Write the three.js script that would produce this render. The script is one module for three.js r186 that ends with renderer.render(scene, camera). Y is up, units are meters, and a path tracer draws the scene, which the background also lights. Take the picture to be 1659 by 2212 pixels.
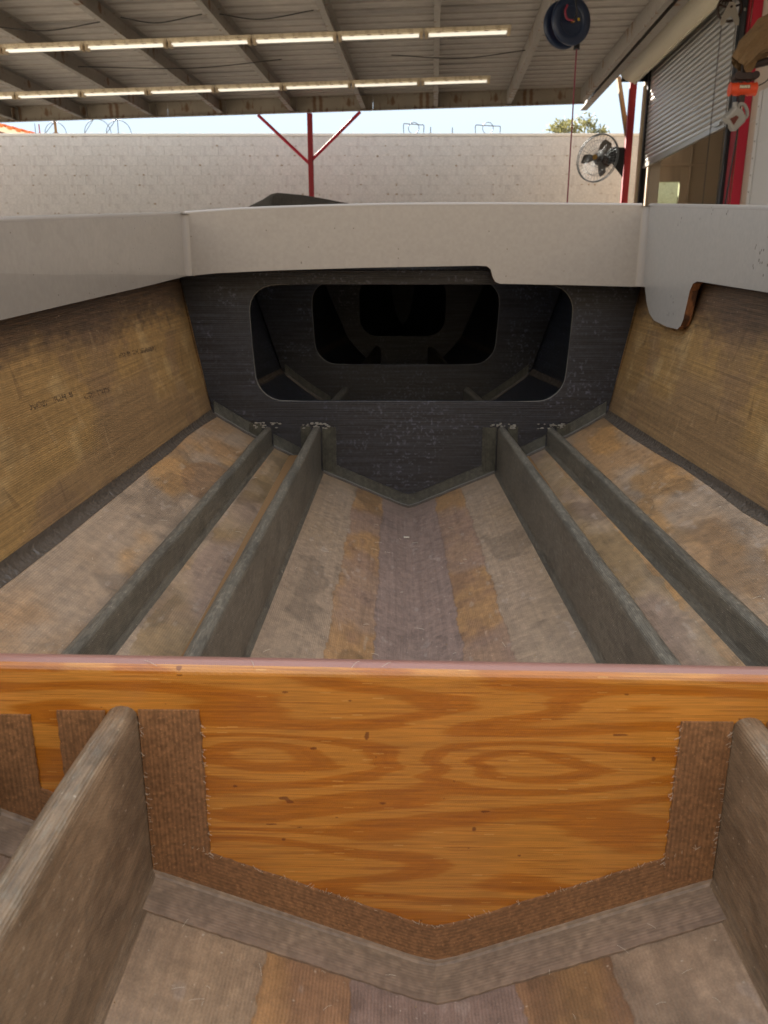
import * as THREE from 'three';
import { mergeGeometries, toCreasedNormals } from 'three/addons/utils/BufferGeometryUtils.js';
import { RoundedBoxGeometry } from 'three/addons/geometries/RoundedBoxGeometry.js';
import { RectAreaLightUniformsLib } from 'three/addons/lights/RectAreaLightUniformsLib.js';

// ------------------------------------------------------------------ camera, sky, sun, exposure
const CY = 1.95;                                   // eye height above the yard
const FPX = 1727, PW = 1659, PH = 2212;            // focal length and frame in reference pixels
const PITCH = Math.atan(511 / FPX), YAW = 0.0142;
const scene = new THREE.Scene();
const camera = new THREE.PerspectiveCamera(2 * Math.atan(PH / 2 / FPX) * 180 / Math.PI, 0.75, 0.02, 400);
camera.position.set(0, CY, 0);
camera.rotation.order = 'YXZ';
camera.rotation.set(-PITCH, YAW, 0);
camera.focus = 1.9; camera.userData.fStop = 7;
camera.updateMatrixWorld(true);
const renderer = new THREE.WebGLRenderer({ antialias: true });
renderer.setSize(768, 1024);
renderer.toneMapping = THREE.LinearToneMapping;
renderer.toneMappingExposure = 6.3;
renderer.shadowMap.enabled = true;
RectAreaLightUniformsLib.init();
{
  const w = 256, h = 128, d = new Float32Array(w * h * 4);
  for (let j = 0; j < h; j++) for (let i = 0; i < w; i++) {
    const e = Math.max(0, ((j + .5) / h - .5) * Math.PI), t = Math.pow(Math.sin(e), .55), o = (j * w + i) * 4;
    d[o] = .10 * (1 - t) + .215 * t; d[o + 1] = .142 * (1 - t) + .225 * t; d[o + 2] = .178 * (1 - t) + .245 * t; d[o + 3] = 1;
  }
  const sky = new THREE.DataTexture(d, w, h, THREE.RGBAFormat, THREE.FloatType);
  sky.mapping = THREE.EquirectangularReflectionMapping; sky.magFilter = THREE.LinearFilter; sky.needsUpdate = true;
  scene.background = sky; scene.environment = sky;
}
const sun = new THREE.DirectionalLight(new THREE.Color(1, .93, .82), 5);
sun.position.set(-12, 17, -28); sun.castShadow = true; sun.shadow.mapSize.set(2048, 2048);
Object.assign(sun.shadow.camera, { left: -30, right: 30, top: 30, bottom: -30, near: 1, far: 120 });
scene.add(sun, sun.target);

// ------------------------------------------------------------------ helpers
function mulberry(a) { return () => { a |= 0; a = a + 0x6D2B79F5 | 0; let t = Math.imul(a ^ a >>> 15, 1 | a); t = t + Math.imul(t ^ t >>> 7, 61 | t) ^ t; return ((t ^ t >>> 14) >>> 0) / 4294967296; }; }
const rnd = mulberry(7);
const rr = (a, b) => a + (b - a) * rnd();
const V = (x, y, z) => new THREE.Vector3(x, y, z);
const lerp = (a, b, t) => a + (b - a) * t, clamp = (x, a = 0, b = 1) => Math.min(b, Math.max(a, x));
const ss = (a, b, x) => { const t = clamp((x - a) / (b - a)); return t * t * (3 - 2 * t); };
function hash(x, y) { let h = Math.imul(x, 374761393) + Math.imul(y, 668265263) | 0; h = Math.imul(h ^ h >>> 13, 1274126177); return ((h ^ h >>> 16) >>> 0) / 4294967296; }
function vn(x, y) { const i = Math.floor(x), j = Math.floor(y), a = x - i, b = y - j, u = a * a * (3 - 2 * a), v = b * b * (3 - 2 * b); return lerp(lerp(hash(i, j), hash(i + 1, j), u), lerp(hash(i, j + 1), hash(i + 1, j + 1), u), v); }
function fbm(x, y, o = 4) { let s = 0, a = .5, n = 0; for (let k = 0; k < o; k++) { s += a * vn(x + k * 17.3, y - k * 9.1); n += a; x *= 2.03; y *= 2.03; a *= .5; } return s / n; }
function table(t, x) { if (x <= t[0][0]) return t[0][1]; for (let i = 1; i < t.length; i++) if (x <= t[i][0]) return lerp(t[i - 1][1], t[i][1], (x - t[i - 1][0]) / (t[i][0] - t[i - 1][0])); return t[t.length - 1][1]; }
// colour texture over [u0,u1] x [v0,v1] of metre uv; fn(u,v) gives 0..255 sRGB
function colourMap(w, h, u0, u1, v0, v1, fn) {
  const d = new Uint8Array(w * h * 4);
  for (let j = 0; j < h; j++) for (let i = 0; i < w; i++) {
    const c = fn(u0 + (i + .5) / w * (u1 - u0), v0 + (j + .5) / h * (v1 - v0)), o = (j * w + i) * 4;
    d[o] = clamp(c[0], 0, 255); d[o + 1] = clamp(c[1], 0, 255); d[o + 2] = clamp(c[2], 0, 255); d[o + 3] = 255;
  }
  const t = new THREE.DataTexture(d, w, h); t.colorSpace = THREE.SRGBColorSpace; return place(t, u0, u1, v0, v1);
}
function place(t, u0, u1, v0, v1) {
  t.wrapS = t.wrapT = THREE.MirroredRepeatWrapping; t.magFilter = THREE.LinearFilter; t.minFilter = THREE.LinearMipmapLinearFilter; t.generateMipmaps = true;
  t.repeat.set(1 / (u1 - u0), 1 / (v1 - v0)); t.offset.set(-u0 / (u1 - u0), -v0 / (v1 - v0)); t.needsUpdate = true; return t;
}
function greyMap(w, h, su, sv, fn) {
  const d = new Uint8Array(w * h * 4);
  for (let j = 0; j < h; j++) for (let i = 0; i < w; i++) { const c = clamp(fn((i + .5) / w * su, (j + .5) / h * sv) * 255, 0, 255), o = (j * w + i) * 4; d[o] = d[o + 1] = d[o + 2] = c; d[o + 3] = 255; }
  const t = new THREE.DataTexture(d, w, h); place(t, 0, su, 0, sv); t.wrapS = t.wrapT = THREE.RepeatWrapping; return t;
}
// short pale fibre ends caught in the resin
const glint = (c, u, v, k, p) => { const i = Math.floor(u * k), j = Math.floor(v * k * 1.3); return hash(i * 3 + 1, j * 7 + 5) > 1 - p ? mixc(c, [226, 216, 200], .35 + .5 * hash(j, i)) : c; };
const mixc = (a, b, t) => [lerp(a[0], b[0], t), lerp(a[1], b[1], t), lerp(a[2], b[2], t)];
const mulc = (a, k) => [a[0] * k, a[1] * k, a[2] * k];
const taken = {};
function numbered(n) { taken[n] = (taken[n] ?? -1) + 1; return taken[n] ? n + '_' + String(taken[n]).padStart(3, '0') : n; }
function tag(o, label, category, group, kind) { o.userData.label = label; if (category) o.userData.category = category; if (group) o.userData.group = group; if (kind) o.userData.kind = kind; return o; }
function thing(name, label, category, group) { const g = new THREE.Group(); g.name = numbered(name); scene.add(g); tag(g, label, category, group); return g; }
function part(name, geo, mat, parent, label) { const m = new THREE.Mesh(geo, mat); m.name = parent === scene ? numbered(name) : name; m.castShadow = m.receiveShadow = true; parent.add(m); if (label) m.userData.label = label; return m; }
function copyOf(o, label) { const c = o.clone(); c.name = numbered(o.name.replace(/_\d{3}$/, '')); c.userData = { ...o.userData }; if (label) c.userData.label = label; scene.add(c); return c; }
const box = (w, h, d, x = 0, y = 0, z = 0) => new THREE.BoxGeometry(w, h, d).translate(x, y, z);
const rbox = (w, h, d, r, x = 0, y = 0, z = 0) => new RoundedBoxGeometry(w, h, d, 2, r).translate(x, y, z);
const merge = gs => mergeGeometries(gs.map(g => { const n = g.index ? g.toNonIndexed() : g.clone(); for (const k of Object.keys(n.attributes)) if (!['position', 'normal', 'uv'].includes(k)) n.deleteAttribute(k); n.clearGroups(); return n; }));
const tube = (pts, r, seg = 12, rad = 8, closed = false) => new THREE.TubeGeometry(pts.length === 2 ? new THREE.LineCurve3(pts[0], pts[1]) : new THREE.CatmullRomCurve3(pts, closed), seg, r, rad, closed);
function cyl(a, b, r, r2 = r, n = 16) { const d = b.clone().sub(a), g = new THREE.CylinderGeometry(r2, r, d.length(), n); g.applyQuaternion(new THREE.Quaternion().setFromUnitVectors(V(0, 1, 0), d.normalize())); return g.translate((a.x + b.x) / 2, (a.y + b.y) / 2, (a.z + b.z) / 2); }
function beam(a, b, w, h) { const d = b.clone().sub(a), L = d.length(), m = new THREE.Matrix4().lookAt(a, b, V(0, 1, 0.001)); return new THREE.BoxGeometry(w, h, L).applyMatrix4(m).translate((a.x + b.x) / 2, (a.y + b.y) / 2, (a.z + b.z) / 2); }
function extr(pts, depth, o = {}) { const s = new THREE.Shape(pts.map(p => new THREE.Vector2(p[0], p[1]))); for (const h of o.holes || []) s.holes.push(new THREE.Path(h.map(p => new THREE.Vector2(p[0], p[1])))); return new THREE.ExtrudeGeometry(s, { depth, bevelEnabled: !!o.bevel, bevelSize: o.bevel || 0, bevelThickness: o.bevel || 0, bevelOffset: -(o.bevel || 0), bevelSegments: o.seg || 3, steps: o.steps || 1, curveSegments: 12 }); }
// loft of rings (each an array of Vector3, closed when ring is true); uv from fn or metres
function loft(rings, ringClosed, caps, uvf) {
  const n = rings[0].length, P = [], U = [], I = [];
  rings.forEach((r, j) => { let s = 0; for (let i = 0; i <= (ringClosed ? n : n - 1); i++) { const p = r[i % n]; if (i) s += p.distanceTo(r[(i - 1) % n]); P.push(p.x, p.y, p.z); const uv = uvf ? uvf(p, i, j, s) : [s, -p.z]; U.push(uv[0], uv[1]); } });
  const m = ringClosed ? n + 1 : n;
  for (let j = 0; j + 1 < rings.length; j++) for (let i = 0; i + 1 < m; i++) { const a = j * m + i; I.push(a, a + 1, a + m, a + 1, a + m + 1, a + m); }
  if (caps) for (const j of [0, rings.length - 1]) for (let i = 1; i + 1 < n; i++) { const a = j * m; j ? I.push(a, a + i, a + i + 1) : I.push(a, a + i + 1, a + i); }
  const g = new THREE.BufferGeometry(); g.setAttribute('position', new THREE.Float32BufferAttribute(P, 3)); g.setAttribute('uv', new THREE.Float32BufferAttribute(U, 2)); g.setIndex(I);
  const q = toCreasedNormals(g, .6); return q;
}
// photo pixel -> point: the ray of a reference pixel meets the plane axis = value of a frame
const FWD = V(0, 0, -1).applyEuler(camera.rotation), RGT = V(1, 0, 0).applyEuler(camera.rotation), UPV = V(0, 1, 0).applyEuler(camera.rotation);
function hit(px, py, axis, value, frame) {
  const o = camera.position.clone(), d = FWD.clone().addScaledVector(RGT, (px - PW / 2) / FPX).addScaledVector(UPV, (PH / 2 - py) / FPX);
  if (frame) { const im = frame.clone().invert(); o.applyMatrix4(im); d.transformDirection(im); }
  return o.addScaledVector(d, (value - o[axis]) / d[axis]);
}

// ------------------------------------------------------------------ textures
const ribTile = greyMap(256, 256, .06, .06, (u, v) => .5 + .38 * Math.cos(u / .005 * 2 * Math.PI) * (.75 + .25 * Math.cos(v / .0075 * 2 * Math.PI)) + .25 * (vn(u * 2400, v * 800) - .5));
const clothTile = greyMap(256, 256, .064, .064, (u, v) => .5 + .3 * Math.cos((u + v) / .004 * Math.PI * 2) * Math.cos((u - v) / .008 * Math.PI * 2) + .3 * (vn(u * 1500, v * 1500) - .5));
const roughTile = greyMap(256, 256, .5, .5, (u, v) => fbm(u * 60, v * 60, 4));
const grainTile = greyMap(256, 256, .4, .4, (u, v) => .45 + .35 * fbm(u * 30, v * 30, 3));
function ribs(scale, turn) { const t = ribTile.clone(); t.repeat.set(1 / (.06 * scale), 1 / (.06 * scale)); t.rotation = turn || 0; t.needsUpdate = true; return t; }

const woodMap = colourMap(2048, 1600, -1.1, 1.1, 0.8, 1.6, (x, y) => {
  const xs = x + .05 * (fbm(x * 2.5, y * 150, 3) - .5) + .05 * fbm(x * 3, y * 6, 2), ys = y + .012 * (fbm(x * 5, y * 12, 2) - .5);
  const p = fbm(xs * 2.6 + 3.3, ys * 13 + 2.1, 2), q = fbm(xs * 6 + 17, ys * 34, 2);
  const light = ss(-.45, .3, Math.sin(6.283 * (p * 4.4 + ys * 6 + .4 * q)) + .7 * (q - .5)), g = p * 8.8 + ys * 12 + .8 * q, f = g - Math.floor(g);
  const fib = fbm(x * 22, y * 700, 2), pore = fbm(x * 9, y * 420, 2), cloud = fbm(x * 3 + 9, y * 4, 3);
  let c = mixc([192, 116, 26], [214, 146, 60], light * .8);
  c = mixc(c, [164, 90, 12], (1 - light) * ss(.35, .42, f) * (1 - ss(.6, .66, f)) * .22);
  c = mixc(c, [222, 154, 74], light * ss(.5, .8, cloud) * .5);
  c = mulc(c, .82 + .22 * fib + .12 * (cloud - .5) + .08);
  c = mixc(c, [140, 72, 14], ss(.66, .74, pore) * .3);
  if (hash(Math.floor(x * 70), Math.floor(y * 900)) > .9965) c = mixc(c, [238, 190, 120], .5);
  if (fbm(x * 45 + 3, y * 80, 2) > .89) c = mixc(c, [92, 42, 12], .5);
  return c;
});
// the laminate of the hull bottom: overlapping glass strips wetted out with amber resin
const floorMap = colourMap(1440, 2048, -1.1, 1.1, .2, 3.8, (u, D) => {
  const x = u + .012 * (fbm(D * 9, u * 9, 3) - .5) * 2 + .012 * (fbm(D * 50, u * 50, 2) - .5), a = Math.abs(x), n1 = fbm(u * 4 + 3, D * 2.2, 4), n2 = fbm(u * 11, D * 7 + 5, 4), n3 = fbm(u * 60, D * 60, 3), streak = fbm(u * 130, D * 2.5, 3), cross = fbm(u * 14, D * 110, 2);
  const grey = [164, 140, 116], mauve = [152, 126, 112], amber = [168, 128, 86], tan = [162, 136, 106], red = [150, 114, 84];
  let c;
  if (a < .125) c = mixc(mauve, [140, 118, 106], n2);
  else if (a < .255) c = mixc(mixc(amber, red, ss(.4, .65, n2)), mauve, ss(.45, .62, fbm(u * 5 + 11, D * 2.6, 3)) * .6);
  else if (a < .44) c = mixc(grey, tan, ss(.4, .7, n1) * .6);
  else if (a < .645) c = mixc(mixc(tan, [150, 122, 86], ss(.35, .6, n2)), mauve, ss(.42, .6, fbm(u * 4 + 21, D * 1.9, 3)) * .65);
  else { c = mixc(grey, amber, ss(.38, .62, n1 + .25 * (n2 - .5)) * .8); c = mixc(c, [182, 134, 78], ss(.52, .70, fbm(u * 7 + 1, D * 3.1, 3)) * .7); }
  // raw edge of each strip
  for (const e of [.125, .255, .44]) c = mulc(c, 1 - .08 * (1 - ss(0, .004, Math.abs(a - e))));
  // wetted darker patches
  c = mixc(c, mulc(c, .78), ss(.61, .66, fbm(u * 6 - 4, D * 3.5 + 2, 3)) * .6);
  if (u > -.60 && D > 1.9) c = mixc(c, mulc([128, 98, 58], .9 + .2 * n3), .75 * ss(-.548, -.542, x) * (1 - ss(-.47, -.462, x)) * ss(1.93, 1.94, D) * (1 - ss(2.28, 2.29, D + .1 * x)));
  if (u < -.62 && D > 2.3) c = mixc(c, mulc([136, 102, 70], .9 + .2 * n3), .7 * ss(.11, .10, Math.hypot((x + .755) * 1.2, (D - 2.72) * .5)));
  // resin runs and scuffs
  c = mixc(c, [188, 172, 160], ss(.72, .82, fbm(u * 40, D * 18, 3)) * .35);
  c = mixc(c, mulc(c, .7), ss(.72, .78, fbm(u * 26 + 7, D * 22, 3)) * .3);
  c = glint(c, u, D, 420, .0022);
  return mulc(c, .84 + .24 * n3 + .14 * (streak - .5) + .08 * (cross - .5) + .16 * (hash(Math.floor(u * 700), Math.floor(D * 640)) - .5) + .05);
});
const makeSide = (stamps, warm, seed) => {
  const S = mulberry(seed), runs = []; for (let i = 0; i < 46; i++) runs.push([S() * 3.4 + .6, S() * .55, .006 + .01 * S(), .02 + .12 * S(), (S() - .5) * .9, S()]);
  return colourMap(2048, 512, .4, 4.0, -.02, .66, (D, g) => {
    const n1 = fbm(D * 2.4, g * 4, 4), n2 = fbm(D * 9, g * 12, 4), n3 = fbm(D * 90, g * 90, 2), lines = fbm(D * 3, g * 190, 3), vert = fbm(D * 60, g * 3, 2);
    let c = mixc([160, 134, 90], [134, 110, 74], n1); c = mixc(c, [176, 156, 118], ss(.55, .75, n2) * .5);
    c = mixc(c, [128, 108, 86], ss(.48, .64, fbm(D * 1.7 + 8, g * 3, 4)) * .6);
    c = mixc(c, [120, 100, 82], ss(.60, .7, fbm(D * 5 + 3, g * 7, 3)) * .4);
    for (const [rD, rg, w, l, sl, k] of runs) { const dg = g - rg, q = D - rD - sl * dg; if (dg > 0 && dg < l && Math.abs(q) < w * (1 - dg / l)) c = mixc(c, k > .5 ? [176, 156, 128] : [84, 66, 46], .28); }
    for (const [sD, sg, L] of stamps) { const a = (D - sD) / L, b = (g - sg + .05 * (D - sD)) / .016; if (a > 0 && a < 1 && b > 0 && b < 1) { const cell = Math.floor(a * L / .017), ink = vn(cell * 3.1 + Math.floor((a * L / .017 % 1) * 4) * 1.7, Math.floor(b * 5) * 2.3 + sD * 10) > .48 && (a * L / .017 % 1) < .8 && hash(cell, Math.floor(sD * 100)) > .15; if (ink) c = mixc(c, [44, 32, 26], .7); } }
    // dark raw fibre along the top, with the shade under the deck painted in
    const fibreShade = ss(.37, .50, g + .10 * (fbm(D * 26, g * 60, 4) - .5) + .05 * (n1 - .5)); c = mixc(c, mulc([66, 54, 48], .6 + .8 * fbm(D * 10, g * 320, 3)), fibreShade * .75);
    c = glint(c, D, g, 420, .0016);
    return mulc(c.map((v, i) => v * warm[i]), .80 + .12 * (hash(Math.floor(D * 600), Math.floor(g * 760)) - .5) + .14 * n3 + .30 * (lines - .5) + .06 * (vert - .5) + .12);
  });
};
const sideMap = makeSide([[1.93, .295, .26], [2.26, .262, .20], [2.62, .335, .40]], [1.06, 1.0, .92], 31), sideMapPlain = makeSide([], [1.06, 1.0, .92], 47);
const darkMap = colourMap(1024, 512, -1.1, 1.1, 0, 1.1, (x, y) => {
  const n1 = fbm(x * 3, y * 3, 4), n2 = fbm(x * 110, y * 110, 2), l = fbm(x * 6, y * 150, 3), b = fbm(x * 7, y * 9, 3);
  return mulc(mixc([51, 52, 57], [36, 38, 47], n1), .75 + .3 * n2 + .9 * (l - .5) + .05 + ss(.62, .8, n2) * .8 * ss(.4, .65, b));
});
const stringerMap = colourMap(700, 2048, 0, .8, .2, 3.8, (g, D) => {
  const n1 = fbm(g * 6, D * 3, 4), n2 = fbm(g * 60, D * 60, 3), l = fbm(g * 260, D * 40, 2);
  let c = mixc([112, 104, 90], [92, 87, 77], n1); c = mixc(c, [146, 122, 96], D < 1 ? .8 : 0); c = mixc(c, [150, 142, 126], ss(.66, .84, fbm(g * 160, D * 60, 3) + .14 * (1 - ss(.014, .028, Math.abs(g - .4)))) * .4); c = mixc(c, mulc(c, .8), ss(.58, .66, fbm(g * 14 + 4, D * 9, 3)) * .5);
  c = glint(c, g, D, 420, .003);
  return mulc(c, .8 + .22 * n2 + .3 * (l - .5) + .12 * (hash(Math.floor(g * 800), Math.floor(D * 560)) - .5) + .08);
});
const tapeWoodMap = colourMap(512, 512, 0, .5, 0, .5, (u, v) => { const n = fbm(u * 9, v * 9, 3), s = .5 + .5 * Math.cos(v / .0062 * 2 * Math.PI), d = .5 + .5 * Math.cos((u + v * .5) / .009 * 2 * Math.PI); return mulc(mixc([172, 126, 86], [152, 110, 76], n), .86 + .14 * s * (.6 + .4 * d) + .3 * (fbm(u * 200, v * 200, 2) - .5) + (hash(Math.floor(u * 1000), Math.floor(v * 1000)) > .985 ? .35 : 0)); });
const tapeDarkMap = colourMap(256, 256, 0, .5, 0, .5, (u, v) => { const n = fbm(u * 9, v * 9, 3), s = .5 + .5 * Math.cos(v / .008 * 2 * Math.PI); return mulc(mixc([88, 86, 74], [70, 69, 62], n), .9 + .12 * s + .4 * (fbm(u * 90, v * 90, 2) - .5)); });
const floorTabMap = colourMap(512, 256, 0, 1, 0, .5, (u, v) => { const n = fbm(u * 9, v * 9, 3), s = .5 + .5 * Math.cos(v / .006 * 2 * Math.PI); return mulc(mixc([160, 136, 111], [144, 122, 105], n), .96 + .04 * s + .3 * (fbm(u * 120, v * 120, 2) - .5)); });
const deckMap = colourMap(2048, 1024, -2, 2, 0, 2, (x, y) => { const n = fbm(x * 2, y * 2, 4), f = fbm(x * 90, y * 90, 2); const c = mixc(mulc(mixc([168, 159, 149], [160, 151, 142], n), .97 + .06 * (f - .5)), [138, 128, 118], ss(.62, .74, fbm(x * 4 + 2, y * 9, 4)) * .1); return hash(Math.floor(x * 260), Math.floor(y * 260)) > .9994 ? [100, 90, 80] : c; });
const deckLeftMap = colourMap(1024, 512, 0, 4, 1.7, 2.4, (x, y) => { const n = fbm(x * 2, y * 4, 4), f = fbm(x * 90, y * 90, 2), edge = 1.952 + .006 * (fbm(x * 6, 3, 2) - .5); let c = mulc(mixc([172, 162, 150], [163, 154, 144], n), .97 + .06 * (f - .5)); if (y < edge) c = mulc(c, .94); c = mixc(c, [132, 122, 110], ss(.64, .74, fbm(x * 7 + 2, y * 16, 4)) * .12); return hash(Math.floor(x * 300), Math.floor(y * 300)) > .9993 ? [96, 86, 76] : c; });
const deckSpeckMap = colourMap(2048, 512, 0, 4, 0, 1, (x, y) => {
  const f = fbm(x * 90, y * 90, 2); let c = mulc([170, 163, 154], .97 + .06 * (f - .5));
  const dens = ss(.45, .7, fbm(x * 4 + 5, y * 6, 3)); if (hash(Math.floor(x * 230), Math.floor(y * 150)) > 1 - .05 * dens && x < 3.1) c = mixc(c, [60, 54, 48], .75);
  return c;
});
const plyEdgeMap = colourMap(256, 128, 0, .5, 0, .25, (u, v) => mulc(mixc([140, 92, 56], [88, 54, 32], ss(.4, .6, fbm(u * 30, v * 30, 2))), .7 + .5 * fbm(u * 90, v * 400, 3)));
const blockMap = colourMap(1024, 1024, 0, 6, 0, 6, (x, y) => {
  const n = fbm(x * 1.3, y * 1.3, 5), f = fbm(x * 40, y * 40, 3), drip = fbm(x * 7, y * .8, 3); let c = mixc([216, 210, 203], [202, 194, 186], n);
  c = mixc(c, [176, 162, 148], ss(.72, .85, fbm(x * 9, y * 9, 3)) * .5); c = mixc(c, [186, 176, 170], ss(.6, .75, drip) * .4); return mulc(c, .94 + .12 * (f - .5));
});
const steelMap = colourMap(512, 512, 0, 3, 0, 3, (x, y) => { const n = fbm(x * 3, y * 3, 4), r = ss(.66, .74, fbm(x * 5 + 2, y * 9, 4)); return mixc(mulc(mixc([164, 156, 146], [148, 141, 132], n), .95 + .1 * (fbm(x * 40, y * 40, 2) - .5)), [112, 72, 44], r * .7); });
const rustMap = colourMap(512, 256, 0, 3, 0, 1, (x, y) => { const n = fbm(x * 3, y * 3, 4), r = ss(.50, .75, fbm(x * 6 + 2, y * 16, 5)); return mixc(mulc(mixc([160, 150, 134], [138, 128, 114], n), .95), [96, 66, 42], r * .75); });
const sheetMap = colourMap(512, 512, 0, 8, 0, 8, (x, y) => { const n = fbm(x * .9, y * .9, 4); return mulc(mixc([184, 176, 166], [168, 160, 151], n), .96 + .1 * (fbm(x * 9, y * 9, 3) - .5)); });
const canvasMap = colourMap(512, 512, 0, 2, 0, 2, (x, y) => { const n = fbm(x * 4, y * 4, 4); return mulc(mixc([128, 100, 66], [104, 80, 52], n), .92 + .16 * fbm(x * 90, y * 90, 2)); });
const fixtureMap = colourMap(512, 64, -.6, .6, -.1, .1, (x, y) => { const r = ss(.6, .7, fbm(x * 14 + 30, y * 30, 4)); return mixc(mulc([206, 192, 164], .9 + .2 * fbm(x * 8, y * 20, 3)), [104, 72, 44], r * .75); });
const concreteMap = colourMap(1024, 1024, 0, 12, 0, 12, (x, y) => { const n = fbm(x * .6, y * .6, 5), f = fbm(x * 20, y * 20, 4); let c = mixc([186, 178, 166], [160, 152, 142], n); c = mixc(c, [112, 104, 96], ss(.6, .72, fbm(x * 1.7 + 4, y * 1.7, 4)) * .5); return mulc(c, .86 + .26 * f); });
const innerWallMap = colourMap(256, 256, 0, 4, 0, 4, (x, y) => mulc([150, 134, 112], .85 + .3 * fbm(x * 3, y * 3, 4)));
const labelMap = colourMap(128, 64, 0, 1, 0, 1, (x, y) => (y > .12 && y < .88 && x > .05 && x < .95) ? ((Math.floor(y * 9) % 2 && vn(x * 40, Math.floor(y * 9) * 7) > .45 && x > .12 && x < .88) ? [90, 80, 66] : [206, 192, 160]) : [96, 40, 26]);

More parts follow.
